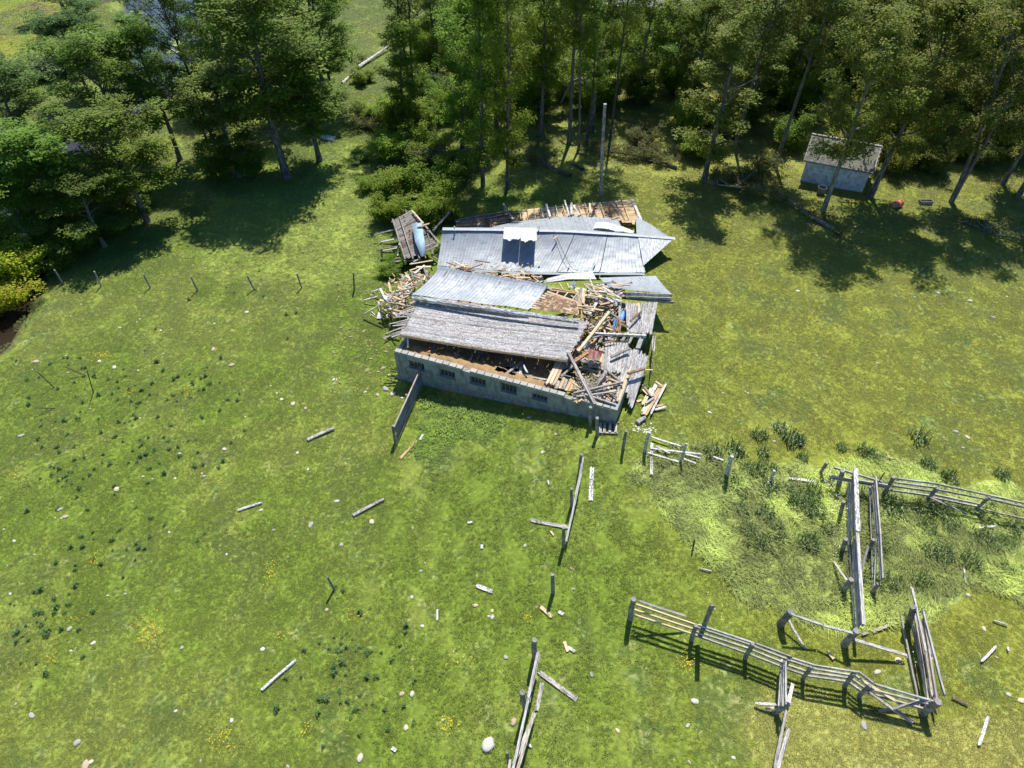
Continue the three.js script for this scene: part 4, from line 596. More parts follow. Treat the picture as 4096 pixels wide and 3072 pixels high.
{ // standing white post and brick on the hay
  const o = board('white_stake', Z3(575, 600, 2.35), Z3(572, 480, 2.75), 0.1, 0.1, WHITE[0], scene, { n: V(0, 0, 1) }); o.name = 'white_stake'; tag(o, 'white topped stake standing in the hay behind the wall', 'stake');
  const bk = bx('loose_brick', 0, 0, 0, 0.2, 0.08, 0.1, M({ color: C(0.45, 0.17, 0.08) }), scene); bk.position.copy(Z3(840, 655, 2.48)); bk.rotation.y = 0.9; tag(bk, 'orange brick lying on the hay edge', 'brick');
}
/* ---------- timber fences ---------- */
const POSTM = [GREY[3], DARKGREY[1], DARKGREY[0], GREY[1]];
function span(base, topp) { const b = P(...base); let h = 0; { let lo = 0, hi = 12; for (let i = 0; i < 40; i++) { h = (lo + hi) / 2; if (PX(V(b.x, b.y + h, b.z))[1] > topp[1]) lo = h; else hi = h; } } const t = W(topp[0], topp[1], b.y + h); return [b, V(t.x, b.y + h, b.z)]; }
function fpost(o, base, topp, r, mat, name = 'post') { const [b, t] = span(base, topp); return pole(name, b.clone().add(V(0, -0.25, 0)), t, r, mat || pick(POSTM), o, o ? o.position : null); }
function lonePost(base, topp, r, label, group, mat, name = 'fence_post') { const [b, t] = span(base, topp); const o = thing(name, label, 'fence post', b, group); pole('post', b.clone().add(V(0, -0.25, 0)), t, r, mat || pick(POSTM), o, o.position); return o; }
const rail = (o, a, b, w = 0.13, t = 0.05, mats = GREY, up) => board('rail', a, b, w, t, pick(mats), o, { off: o.position, geo: pick(R0() < 0.5 ? RAGGED : CLEAN), n: up || UP });
const zz = (ox, oy, s) => ({ p: (x, y) => [ox + x * s, oy + y * s], P: (x, y, h) => P(ox + x * s, oy + y * s, h) });
{ // wire fence posts in front of the trees
  const q = zz(0, 1000, 0.633);
  for (const [a, b, c, d] of [[400, 215, 345, 125], [640, 230, 597, 135], [950, 240, 907, 152], [1250, 260, 1207, 168], [1608, 250, 1562, 160], [1910, 240, 1875, 148]]) lonePost(q.p(a, b), q.p(c, d), 0.06, 'thin grey post of the old wire fence below the creek trees', 'posts of the old wire fence');
  lonePost([1417, 1160], [1413, 1090], 0.07, 'thin dark post of the old wire fence below the creek trees', 'posts of the old wire fence', DARKGREY[0]).userData.label = 'thin grey post of the old wire fence below the creek trees';
  const s = [[400, 215], [640, 230], [950, 240], [1250, 260], [1608, 250], [1910, 240]].map(p => q.P(p[0], p[1], 0)); s.push(P(1417, 1160));
  for (const hh of [0.5, 0.85]) top('fence_wire', mergeGeometries(s.slice(0, -1).map((a, i) => tubeGeo([a.clone().setY(a.y + hh), a.clone().lerp(s[i + 1], 0.5).setY((a.y + s[i + 1].y) / 2 + hh - 0.05), s[i + 1].clone().setY(s[i + 1].y + hh)], [0.006, 0.006, 0.006], 4))), ironMat, hh > 0.6 ? 'upper rusty wire strung between the thin grey posts' : 'lower rusty wire strung between the thin grey posts', 'wire');
}
{ const q = zz(0, 2022, 0.633); lonePost(q.p(2115, 535), q.p(2070, 450), 0.055, 'slim dark post with an orange cut top standing alone in the pasture', null, DARKGREY[2]); }
{ // middle fence remains
  const q = zz(1300, 1600, 0.5425), pp = (a, b, c, d, r, l, m) => lonePost(q.p(a, b), q.p(c, d), r, l, null, m);
  pp(1690, 1420, 1675, 1285, 0.10, 'crooked grey post standing alone between scattered bleached boards', DARKGREY[1]);
  pp(1960, 185, 1960, 50, 0.11, 'tall round post at the barn corner, farther of two', GREY[3]); pp(2010, 262, 2010, 130, 0.11, 'tall round post at the barn corner beside the slatted pallet', GREY[3]);
  lonePost([2493, 1800], [2505, 1723], 0.09, 'dark split post between the barn corner and the pale posts', null, DARKGREY[0]);
  const o = thing('broken_fence', 'short broken fence of three posts with one long slanting rail', 'fence', q.P(1820, 790));
  for (const [a, b, c, d] of [[1765, 1085, 1757, 940], [1820, 790, 1820, 650], [1873, 545, 1893, 398]]) fpost(o, q.p(a, b), q.p(c, d), 0.09, DARKGREY[R0() < 0.5 ? 0 : 1]);
  rail(o, q.P(1778, 1045, 0.45), q.P(1888, 545, 1.2), 0.10, 0.1); rail(o, q.P(1848, 700, 0.75), q.P(1905, 420, 1.35), 0.09, 0.05); rail(o, q.P(1872, 600, 0.9), q.P(1898, 480, 1.2), 0.12, 0.05, DARKGREY);
  const bd = (a, b, c, d, w, l, m = GREY) => { const x = board(numbered('fallen_board'), q.P(a, b, 0.06), q.P(c, d, 0.06), w, 0.04, pick(m), scene, { geo: pick(RAGGED) }); tag(x, l, 'board'); };
  bd(1505, 885, 1810, 942, 0.19, 'grey board on the grass pointing at the slanting rail'); bd(1970, 485, 1957, 755, 0.22, 'long white board lying beside the broken fence', WHITE); bd(1110, 1365, 1238, 1415, 0.2, 'short peeling board on open grass', WHITE); bd(1585, 1520, 1678, 1603, 0.17, 'pale splinter-ended board near the crooked post', FRESH); bd(828, 1542, 828, 1628, 0.08, 'thin white stick on open grass', WHITE); bd(550, 438, 680, 290, 0.15, 'rotten pale board in the weeds below the slatted gate', FRESH); bd(700, 295, 727, 250, 0.14, 'short pale board in the weeds below the slatted gate', WHITE); bd(1050, 905, 1088, 900, 0.12, 'small white board piece on open grass beside the trampled lane', WHITE); bd(1156, 1065, 1157, 1097, 0.12, 'small upright-lying white chip of board in the pasture', WHITE); bd(1640, 590, 1655, 630, 0.1, 'tiny pale board end near the broken fence', WHITE); bd(1662, 965, 1688, 1000, 0.09, 'tiny pale board end below the grey board', FRESH); bd(1720, 1560, 1760, 1582, 0.15, 'stubby bleached board beside the splinter-ended one', WHITE);
  const lg = (a, b, c, d, r, l, m) => { const x = pole(numbered('fallen_post'), P(a, b, r * 0.8), P(c, d, r * 0.8), r, m, scene); tag(x, l, 'fallen post'); };
  lg(1412, 2062, 1536, 1998, 0.10, 'long round grey post fallen on the grass below the slatted gate', GREY[1]); lg(1230, 1760, 1336, 1714, 0.11, 'thick weathered post lying in the pasture, orange at one end', GREY[2]); lg(952, 2042, 1048, 2011, 0.075, 'bleached thin pole lying in the pasture', WHITE[1]); lg(1048, 2762, 1182, 2640, 0.08, 'long bleached knotty pole lying in the open pasture', WHITE[0]); lg(2550, 1692, 2580, 1672, 0.15, 'short thick log lying by the barn corner', GREY[1]);
}
{ // slatted gate on the barn wall
  const a = P(1697, 1526), b = P(1588, 1775), o = thing('slatted_gate', 'tall dark slatted board fence running out from the barn wall', 'fence', b);
  for (let k = 0; k < 7; k++) { const h = 0.2 + k * 0.19; rail(o, a.clone().setY(a.y + h), b.clone().setY(b.y + h), 0.05, 0.09, DARKGREY); }
  rail(o, a.clone().setY(a.y + 1.42), b.clone().setY(b.y + 1.42), 0.08, 0.05, GREY);
  for (const t of [0.02, 0.5, 0.98]) { const p = a.clone().lerp(b, t); pole('post', p.clone().add(V(-0.1, -0.2, 0)), p.clone().add(V(-0.12, 1.45, 0)), 0.08, DARKGREY[0], o, o.position); }
}
{ // pallet on the grass at the corner
  const q = zz(1300, 1600, 0.5425), o = thing('slatted_pallet', 'small slatted pallet lying at the foot of the barn corner', 'pallet', q.P(2090, 240));
  rail(o, q.P(2025, 168, 0.1), q.P(2170, 165, 0.1), 0.1, 0.06, DARKGREY); rail(o, q.P(2025, 240, 0.1), q.P(2165, 245, 0.1), 0.1, 0.06); for (const x of [2030, 2060, 2100, 2142]) rail(o, q.P(x + 3, 170, 0.16), q.P(x, 242, 0.16), 0.14, 0.03);
}
{ // fence at the lower edge
  const q = zz(1400, 2322, 0.452), o = thing('leaning_rail_fence', 'leaning fence of thick posts and long bleached rails', 'fence', q.P(1560, 1160));
  fpost(o, q.p(1640, 690), q.p(1635, 520), 0.13, DARKGREY[1]); fpost(o, q.p(1560, 1165), q.p(1530, 985), 0.13, DARKGREY[0]); fpost(o, q.p(1415, 1640), q.p(1390, 1515), 0.07, DARKGREY[2]);
  rail(o, q.P(1668, 615, 1.35), q.P(1573, 1060, 1.25), 0.11, 0.05); rail(o, q.P(1674, 650, 1.1), q.P(1600, 985, 1.1), 0.09, 0.05); rail(o, q.P(1640, 780, 0.8), q.P(1585, 1080, 0.9), 0.09, 0.05, DARKGREY);
  rail(o, q.P(1600, 950, 1.15), q.P(1432, 1720, 1.25), 0.10, 0.06); rail(o, q.P(1628, 1170, 0.7), q.P(1470, 1720, 1.0), 0.13, 0.05); rail(o, q.P(1640, 1165, 0.4), q.P(1440, 1640, 0.8), 0.13, 0.05); rail(o, q.P(1420, 1580, 1.1), q.P(1400, 1700, 1.1), 0.1, 0.05);
  const bd = (a, b, c, d, w, l, m = GREY) => { const x = board(numbered('fallen_board'), q.P(a, b, 0.06), q.P(c, d, 0.06), w, 0.04, pick(m), scene, { geo: pick(RAGGED) }); tag(x, l, 'board'); };
  bd(1702, 895, 1650, 1165, 0.16, 'mossy grey board on the grass beside the leaning fence'); bd(1660, 800, 2027, 1068, 0.2, 'long peeling board slanting away from the leaning fence'); bd(1895, 535, 1928, 632, 0.13, 'short bleached board crossing another near the leaning fence', FRESH); bd(1925, 588, 1995, 632, 0.13, 'short board end touching the bleached one near the leaning fence', WHITE); bd(1172, 1438, 1255, 1388, 0.08, 'thin stick lying beside the big white stone', GREY); bd(1556, 1438, 1612, 1475, 0.09, 'small white board end beside the leaning fence rails', WHITE); bd(370, 1480, 410, 1510, 0.14, 'small white wood block among weeds in the pasture', WHITE);
}
/* corral */
function railRun(o, pts, hs, mats = GREY, w = 0.06, t = 0.12) { for (let i = 0; i + 1 < pts.length; i++) for (const h of hs) { const j = (R0() - 0.5) * 0.1; rail(o, pts[i].clone().setY(pts[i].y + h + j), pts[i + 1].clone().setY(pts[i + 1].y + h + (R0() - 0.5) * 0.1), w, t, mats); } }
{
  const q = zz(2450, 2322, 0.452), q7 = zz(3096, 2322, 0.788), q5 = zz(3196, 1700, 0.4069);
  const o = thing('corral_front_fence', 'long four-rail corral fence running to the leaning corner post', 'fence', q.P(1180, 690));
  const bases = [[160, 345, 190, 160, 0.13], [705, 530, 740, 393, 0.10], [1180, 690, 1243, 555, 0.10], [1500, 820, 1562, 692, 0.09], [1690, 880, 1752, 768, 0.09], [2060, 940, 2138, 815, 0.10]];
  for (const [a, b, c, d, r] of bases) fpost(o, q.p(a, b), q.p(c, d), r, pick([GREY[3], DARKGREY[1], GREY[1]]));
  fpost(o, q7.p(430, 590), q7.p(490, 530), 0.10, GREY[3]); fpost(o, q7.p(755, 675), q7.p(835, 610), 0.17, GREY[3]);
  const line = [[170, 348], [700, 525], [1175, 685], [1500, 815], [1685, 878], [2062, 940]].map(p => q.P(...p)); line.push(q7.P(432, 592));
  railRun(o, line.slice(0, 2), [0.5, 0.9, 1.4], FRESH.concat(GREY)); railRun(o, line.slice(1), [0.45, 0.8, 1.15, 1.45]);
  const e = q7.P(755, 675); for (const [a, b] of [[1.4, 1.2], [0.9, 0.9], [0.55, 0.4]]) rail(o, line[6].clone().setY(line[6].y + a), e.clone().setY(e.y + b), 0.06, 0.12);
  rail(o, q7.P(475, 560, 0.9), q7.P(705, 722, 0.1), 0.15, 0.05); rail(o, q7.P(530, 665, 0.15), q7.P(800, 605, 1.3), 0.12, 0.05); rail(o, q7.P(435, 500, 1.3), q7.P(655, 635, 0.3), 0.12, 0.05, FRESH);
  board('upright_board', q.P(768, 500, 0.35), span(q.p(745, 525), q.p(883, 218))[1], 0.2, 0.05, DARKGREY[0], o, { off: o.position, n: V(0, 0, 1) });
  rail(o, q.P(215, 175, 1.6), q.P(665, 322, 0.7), 0.1, 0.05); 
  const s = thing('corral_stub_fence', 'short three-rail fence stub joining the long corral fence, ending in a leaning post', 'fence', q.P(1440, 1170));
  for (const [a, c, h] of [[1497, 1470, 0.7], [1510, 1492, 0.9], [1520, 1508, 1.1], [1532, 1532, 1.3]]) rail(s, q.P(a, 700, h), q.P(c, 1115, h), 0.07, 0.1);
  fpost(s, q.p(1430, 1170), q.p(1562, 1078), 0.12, GREY[3]); rail(s, q.P(1595, 915, 0.9), q.P(1555, 1080, 1.4), 0.13, 0.05, WHITE); rail(s, q.P(1545, 1120, 1.1), q.P(1425, 1680, 0.6), 0.10, 0.08); rail(s, q.P(1562, 1300, 0.5), q.P(1455, 1690, 0.5), 0.13, 0.06);
  rail(s, q.P(1255, 1085, 0.2), q.P(1455, 1098, 0.5), 0.10, 0.04, WHITE); rail(s, q.P(1345, 1140, 0.15), q.P(1428, 1128, 0.2), 0.08, 0.04, WHITE);
  // rail to the middle fence
  const m = thing('single_rail_fence', 'sagging single rail from a thick dark post to the middle corral fence', 'fence', q.P(1485, 395));
  fpost(m, q.p(1488, 395), q.p(1580, 268), 0.17, DARKGREY[2]); fpost(m, q.p(2050, 575), q.p(2165, 440), 0.16, GREY[3]);
  const mid = q.P(1870, 400, 1.1); rail(m, q.P(1565, 292, 1.45), mid, 0.09, 0.07); rail(m, mid, q.P(2150, 472, 1.35), 0.09, 0.07); rail(m, q7.P(405, 300, 0.9), q7.P(675, 380, 0.35), 0.13, 0.05); rail(m, q.P(1555, 345, 0.6), q.P(1705, 605, 0.06), 0.09, 0.04, WHITE);
  // middle chute: two parallel fences
  const c = thing('corral_chute_fence', 'tall boarded chute fence with a broad bleached top plank', 'fence', q5.P(440, 1240));
  for (const [a, b, d, f, r] of [[405, 610, 430, 445, 0.13], [425, 890, 440, 748, 0.10], [440, 1240, 465, 1118, 0.11], [440, 1640, 515, 1512, 0.14]]) fpost(c, q5.p(a, b), q5.p(d, f), r, GREY[3]);
  const l0 = q5.P(455, 600), l1 = q5.P(470, 1215), l2 = q7.P(395, 300);
  railRun(c, [l0, l1], [0.3, 0.6, 0.9, 1.2], GREY, 0.05, 0.15); railRun(c, [l1, l2], [0.35, 0.7, 1.0, 1.3], GREY, 0.05, 0.15);
  board('top_plank', l0.clone().setY(l0.y + 1.5), l1.clone().setY(l1.y + 1.5), 0.2, 0.05, WHITE[1], c, { off: c.position }); board('top_plank', l1.clone().setY(l1.y + 1.42), l2.clone().setY(l2.y + 1.4), 0.14, 0.06, GREY[0], c, { off: c.position }); rail(c, q5.P(340, 1340, 0.1), q5.P(470, 1530, 0.8), 0.1, 0.04, GREY);
  const c2 = thing('corral_chute_fence', 'lower slack-railed chute fence parallel to the boarded one', 'fence', q5.P(700, 1240));
  for (const [a, b, d, f] of [[705, 850, 735, 775], [695, 1245, 730, 1125], [705, 1650, 780, 1560]]) fpost(c2, q5.p(a, b), q5.p(d, f), 0.10, DARKGREY[1]);
  const k0 = q5.P(660, 660), k1 = q5.P(690, 1240), k2 = q5.P(715, 1650);
  for (const [h0, h1, h2] of [[0.5, 0.3, 0.2], [0.8, 0.9, 0.3], [1.1, 1.15, 1.1], [1.3, 1.4, 1.3]]) { rail(c2, k0.clone().setY(k0.y + h0), k1.clone().setY(k1.y + h1), 0.06, 0.10); rail(c2, k1.clone().setY(k1.y + h1), k2.clone().setY(k2.y + h2), 0.06, 0.09); }
  rail(c2, q5.P(680, 1190, 1.1), q5.P(585, 1520, 0.05), 0.1, 0.05);
  // upper long fence running off to the side
  const u = thing('corral_rear_fence', 'long sagging rail fence of grey posts crossing the weeds behind the chute', 'fence', q5.P(850, 670));
  for (const [a, b, d, f, r] of [[205, 490, 275, 368, 0.09], [830, 690, 925, 512, 0.10], [860, 640, 940, 505, 0.09], [1260, 745, 1360, 612, 0.11], [1725, 835, 1868, 702, 0.10], [2240, 960, 2370, 840, 0.1]]) fpost(u, q5.p(a, b), q5.p(d, f), r, pick([GREY[3], DARKGREY[1]]));
  const U = [q5.P(300, 620), q5.P(840, 695), q5.P(1262, 748), q5.P(1735, 840), q5.P(2300, 965)];
  for (const [hs, i] of [[[1.45, 1.15, 0.85, 0.5], 1], [[1.4, 1.0, 0.6, 0.35], 2], [[1.3, 1.05, 0.2], 3]]) for (let k = 0; k < hs.length; k++) rail(u, U[i].clone().setY(U[i].y + hs[k]), U[i + 1].clone().setY(U[i + 1].y + Math.max(0.15, hs[k] - 0.12 + 0.1 * R0())), 0.06, 0.11);
  rail(u, q5.P(340, 418, 1.35), q5.P(820, 562, 1.2), 0.06, 0.12); rail(u, q5.P(298, 500, 0.9), q5.P(880, 595, 0.9), 0.06, 0.13); rail(u, q5.P(305, 520, 0.75), q5.P(870, 612, 0.75), 0.06, 0.12); rail(u, q5.P(1295, 715, 0.9), q5.P(1650, 875, 0.1), 0.1, 0.05);
  pole('steel_stake', q5.P(700, 690), q5.P(700, 690).add(V(0, 1.9, 0)), 0.03, ironMat, u, u.position);
  // heavy stacked rails on the far side
  const e2 = thing('stacked_rail_fence', 'fence of many jumbled heavy rails stacked against dark posts', 'fence', q7.P(725, 640));
  fpost(e2, q7.p(700, 215), q7.p(703, 132), 0.15, DARKGREY[2]); fpost(e2, q7.p(745, 430), q7.p(790, 372), 0.14, GREY[3]);
  const s0 = q7.P(675, 235), s1 = q7.P(745, 655);
  for (let k = 0; k < 9; k++) { const a = s0.clone().add(V((R0() - 0.5) * 0.5 + 0.12 * (k % 3), 0.2 + k * 0.15, (R0() - 0.5) * 0.8)), b = s1.clone().add(V((R0() - 0.5) * 0.5 + 0.12 * (k % 3), 0.15 + k * 0.14, (R0() - 0.5) * 0.6)); rail(e2, a, b, 0.07, 0.12, k % 4 === 1 ? BROWN : k % 3 ? GREY : DARKGREY); }
  rail(e2, q7.P(700, 40, 1.2), q7.P(770, 360, 1.3), 0.08, 0.1, GREY); rail(e2, q7.P(770, 360, 1.3), q7.P(800, 590, 1.3), 0.08, 0.1, GREY); rail(e2, q7.P(785, 290, 0.9), q7.P(803, 400, 0.8), 0.09, 0.05, GREY);
  // pale standing posts and flattened gate
  const q4 = zz(2450, 1650, 0.4069);
  for (const [a, b, d, f, r, l] of [[315, 390, 365, 190, 0.1, 'bleached post at the head of the flattened gate'], [670, 485, 725, 305, 0.07, 'slim bleached post rising from the flattened gate'], [1120, 635, 1180, 425, 0.11, 'stout bleached post standing in swirled long grass'], [1560, 690, 1590, 568, 0.08, 'short bleached post sunk in green weeds']]) lonePost(q4.p(a, b), q4.p(d, f), r, l, null, WHITE[1]);
  lonePost(q4.p(797, 1335), q4.p(808, 1250), 0.045, 'thin black stake at the edge of the long grass', null, ironMat, 'dark_stake');
  const gt = thing('flattened_gate', 'flattened pole gate half buried in the grass between bleached posts', 'gate', q4.P(600, 380));
  for (const [a, b, d, f] of [[380, 240, 680, 335], [350, 350, 890, 412], [345, 395, 650, 485], [430, 330, 560, 400], [700, 455, 820, 500], [720, 410, 870, 450], [990, 435, 1090, 470]]) rail(gt, q4.P(a, b, 0.22), q4.P(d, f, 0.22), 0.09, 0.05, WHITE);
  const bd = (Q, a, b, d, f, w, l, m = GREY) => tag(board(numbered('fallen_board'), Q.P(a, b, 0.12), Q.P(d, f, 0.12), w, 0.04, pick(m), scene, { geo: pick(RAGGED) }), l, 'board');
  bd(q4, 388, 285, 380, 628, 0.15, 'long white plank lying on the grass by the flattened gate', WHITE); bd(q4, 1725, 645, 2010, 680, 0.15, 'bleached plank lying between the weeds and the corral', WHITE); bd(q4, 860, 1530, 980, 1560, 0.05, 'thin grey stick on the mown grass'); bd(q7, 500, 258, 622, 212, 0.13, 'grey board lying inside the corral beside the stacked rails'); bd(q7, 445, 275, 480, 262, 0.1, 'grey board end lying inside the corral beside the chute'); bd(q7, 1052, 412, 1130, 332, 0.10, 'white stick on the grass beyond the stacked rails', WHITE); bd(q7, 1040, 838, 1088, 688, 0.11, 'long bleached stick on the dry grass', WHITE); bd(q7, 900, 590, 988, 632, 0.09, 'rusty brown stick on the grass by the corner post', BROWN); bd(q7, 270, 358, 305, 400, 0.12, 'short pale board in the corral grass', FRESH); bd(q7, 1110, 200, 1190, 226, 0.06, 'thin twig-like stick beyond the corral'); bd(q7, 1185, 335, 1192, 360, 0.08, 'tiny bleached stick beyond the corral', WHITE); bd(q5, 860, 310, 1050, 375, 0.08, 'thin rotten pole in the grass above the rear fence', FRESH); bd(q5, 1505, 1290, 1600, 1420, 0.08, 'narrow brown board in the long grass', BROWN); bd(q5, 1620, 1390, 1640, 1560, 0.07, 'narrow white stick in the long grass', WHITE); bd(q5, 1760, 1010, 1940, 992, 0.09, 'bleached stick below the rear fence', WHITE); bd(q5, 1100, 1590, 1120, 1660, 0.08, 'small white stick in the chute grass', WHITE);
}
{ // four thin dark rods on the left
  const q = zz(0, 1000, 0.633); for (const [a, b, c, d, l] of [[345, 870, 237, 770, 'thin black rod leaning in the pasture, the outermost of four'], [550, 795, 413, 738, 'thin black rod leaning to meet an upright one'], [587, 900, 549, 755, 'thin black upright rod in the pasture'], [370, 995, 210, 997, 'thin grey rod tilted low over the grass']]) { const [s, t] = d > b - 20 ? [q.P(a, b), q.P(c, d, 0.55)] : span(q.p(a, b), q.p(c, d)); const m = pole(numbered('metal_rod'), s.add(V(0, -0.1, 0)), t, 0.028, ironMat, scene); tag(m, l, 'rod'); }
}
/* utility pole */
{ const [b, t] = span([2404, 785], [2420, 418]); const o = thing('utility_pole', 'tall bare grey utility pole standing behind the overturned roof deck', 'utility pole', b); pole('shaft', b.clone().add(V(0, -0.5, 0)), t, 0.14, GREY[3], o, o.position); const c = bx('crown_cap', 0, 0, 0, 0.22, 0.05, 0.22, metalMats[3], o); c.position.copy(t).sub(o.position).add(V(0, 0.02, 0)); }
console.log('wreck and fences done');
const ASH = [0.158, 0.262, 0.012], ASHD = [0.130, 0.215, 0.012], POP = [0.205, 0.305, 0.014], OLV = [0.205, 0.240, 0.022], OLD = [0.155, 0.190, 0.022], LIME = [0.22, 0.33, 0.016], YEL = [0.36, 0.40, 0.012];
/* ---------- trees ---------- */
function leafClump(seed, n, rad, size, fold = 0.25) {
  const r = rng(seed), pos = [], idx = [], nor = [];
  for (let i = 0; i < n; i++) {
    const a = r() * 6.283, cy = r() * 2 - 1, d = rad * Math.pow(r(), 0.45), s = Math.sqrt(1 - cy * cy), c = V(Math.cos(a) * s * d, cy * d * 0.72, Math.sin(a) * s * d);
    const out = V(Math.cos(a) * 0.8 + (r() - 0.5), -0.25 + (r() - 0.5) * 0.9, Math.sin(a) * 0.8 + (r() - 0.5)).normalize(), up = V((r() - 0.5) * 1.3, 1, (r() - 0.5) * 1.3).normalize(), side = out.clone().cross(up).normalize(), l = size * (0.7 + 0.6 * r()), w = l * 0.34;
    const dn = side.clone().cross(out).normalize(); if (dn.y < 0) dn.negate();
    const p = [c.clone(), c.clone().addScaledVector(out, l * 0.5).addScaledVector(side, w).addScaledVector(dn, w * fold), c.clone().addScaledVector(out, l), c.clone().addScaledVector(out, l * 0.5).addScaledVector(side, -w).addScaledVector(dn, w * fold)], k = pos.length / 3;
    p.forEach(q => pos.push(q.x, q.y, q.z)); idx.push(k, k + 1, k + 2, k, k + 2, k + 3);
  }
  const g = new THREE.BufferGeometry(); g.setAttribute('position', new THREE.Float32BufferAttribute(pos, 3)); g.setIndex(idx); const f = g.toNonIndexed(); f.computeVertexNormals(); return f;
}
const CLUMPS = [1, 2, 3].map(s => leafClump(s, 32, 0.44, 0.18));
const leafMat = new THREE.MeshPhysicalMaterial({ color: C(1, 1, 1), vertexColors: true, roughness: 0.75, specularIntensity: 0.35, transmission: 0.45, thickness: 0 });
const leafMat2 = leafMat;
/* a crown's clumps joined into one shape, each clump a little different in tone */
function crownGeo(spots, seed) {
  const r = rng(seed), e = new THREE.Euler(), s = V(1, 1, 1), src = CLUMPS.map(g => g.attributes.position.array), nv = src[0].length / 3, pos = new Float32Array(spots.length * nv * 3), col = new Float32Array(spots.length * nv * 3), q = V(0, 0, 0);
  spots.forEach(([p, k], i) => { _m.compose(p, _q.setFromEuler(e.set((r() - 0.5) * 0.7, r() * 6.28, (r() - 0.5) * 0.7)), s.set(k, k * 0.9, k)); const a = src[i % 3], b = 0.76 + 0.5 * r(), y = 0.9 + 0.25 * r(); for (let j = 0; j < nv; j++) { q.set(a[j * 3], a[j * 3 + 1], a[j * 3 + 2]).applyMatrix4(_m); const o = (i * nv + j) * 3; pos[o] = q.x; pos[o + 1] = q.y; pos[o + 2] = q.z; col[o] = b * y; col[o + 1] = b; col[o + 2] = b * 0.95; } });
  const g = new THREE.BufferGeometry(); g.setAttribute('position', new THREE.BufferAttribute(pos, 3)); g.setAttribute('color', new THREE.BufferAttribute(col, 3)); g.computeVertexNormals(); return g;
}
const _one = new THREE.Matrix4();
function crownMesh(o, geo, col, name = 'crown') { const m = new THREE.InstancedMesh(geo, leafMat, 1); m.setMatrixAt(0, _one); m.setColorAt(0, C(...col)); m.name = name; m.userData.kind = 'stuff'; m.castShadow = m.receiveShadow = true; o.add(m); return m; }
function limb(a, d, L, r0, r, sag = 0.1, n = 4) { const pts = [a.clone()], rad = [r0]; let p = a.clone(), q = d.clone().normalize(); for (let i = 1; i <= n; i++) { q.add(V((r() - 0.5) * 0.35, (r() - 0.5) * 0.22 + sag / n, (r() - 0.5) * 0.35)).normalize(); p = p.clone().addScaledVector(q, L / n); pts.push(p); rad.push(r0 * (1 - 0.82 * i / n)); } return [pts, rad]; }
const FORMS = {};
function treeForm(shape, cs, dens, dead, fork, k) {
  const key = [shape, cs, dens, dead, fork, k].join(); if (FORMS[key]) return FORMS[key];
  const h = 14, cr = shape === 'column' ? 2 : 3.2, seed = 17 + Object.keys(FORMS).length * 31, r = rng(seed), gs = [], spots = [], r0 = 0.2, lob = shape === 'column' ? 0.42 : 0.31, limbs = shape === 'column' ? 20 : 21;
  const cur = t => V(0.3 * Math.sin(t * 4 + seed) * t, t * h, 0.3 * Math.cos(t * 3.3 + seed * 2) * t), stems = fork ? [[0.22, 0.1], [-0.25, -0.05]] : [[0, 0]];
  stems.forEach(([fx, fz], si) => {
    const c2 = t => cur(t).add(V(fx * h * Math.pow(t, 1.2) * 0.35, 0, fz * h * t * 0.35)), pts = [], rad = []; for (let i = 0; i <= 9; i++) { const t = i / 9; pts.push(c2(t * 0.96).add(V(0, i ? 0 : -0.3, 0))); rad.push(r0 * (fork ? 0.8 : 1) * (i === 0 ? 1.35 : 1 - 0.86 * t)); } gs.push(tubeGeo(pts, rad, 8));
    const prof = t => shape === 'round' ? Math.sqrt(clamp(1 - Math.pow(2 * t - 0.9, 2), 0.14, 1)) : 0.62 + 0.38 * Math.sin(Math.PI * clamp(t * 0.9 + 0.1)), n = Math.round(limbs / stems.length);
    for (let i = 0; i < n; i++) {
      const tt = (i + r() * 0.8) / n, t = cs + (0.97 - cs) * tt, a = i * 2.4 + r() * 0.9 + si * 1.5, R = cr * prof(tt) * (0.62 + 0.6 * r()), el = 0.2 + 0.7 * tt + 0.3 * r(), st = c2(t * 0.93), d = V(Math.cos(a) * Math.cos(el), Math.sin(el), Math.sin(a) * Math.cos(el));
      const [lp, lr] = limb(st, d, R / Math.max(0.5, Math.cos(el)), r0 * (1 - 0.75 * t) * 0.5 + 0.015, r); gs.push(tubeGeo(lp, lr, 5));
      for (let k2 = 0; k2 < 2; k2++) { const [tp, tr] = limb(lp[2 + k2], V(r() - 0.5, r() * 0.6, r() - 0.5), R * 0.4, 0.022, r, 0, 3); gs.push(tubeGeo(tp, tr, 3)); }
      if (r() < dead) { for (let k2 = 0; k2 < 4; k2++) { const [tp, tr] = limb(lp[1 + (k2 % 3)], V(r() - 0.5, r() * 0.6, r() - 0.5), R * 0.6, 0.025, r, 0, 3); gs.push(tubeGeo(tp, tr, 3)); } continue; }
      for (const [li, lk] of [[2, 0.7], [3, 0.95], [4, 1.05]]) { const c = lp[li], LR = cr * lob * lk * (0.6 + 0.7 * r()), m = Math.round(dens * (6 + 9 * LR * LR)); for (let k2 = 0; k2 < m; k2++) { const b = r() * 6.283, y = r() * 2 - 1, q = Math.sqrt(1 - y * y), D = LR * (0.45 + 0.55 * Math.pow(r(), 0.6)); spots.push([c.clone().add(V(Math.cos(b) * q * D, y * D * 0.7, Math.sin(b) * q * D)), 0.62 + 0.6 * r()]); } }
    }
    const tp = c2(0.95), LR = cr * lob * 0.8; for (let k2 = 0; k2 < 12 * dens; k2++) spots.push([tp.clone().add(V((r() - 0.5) * 2 * LR, (r() - 0.6) * 2 * LR, (r() - 0.5) * 2 * LR)), 0.65 + 0.5 * r()]);
  });
  return FORMS[key] = { trunk: mergeGeometries(gs), crown: crownGeo(spots.filter(s => s[0].y > 0.15), seed), h, cr };
}
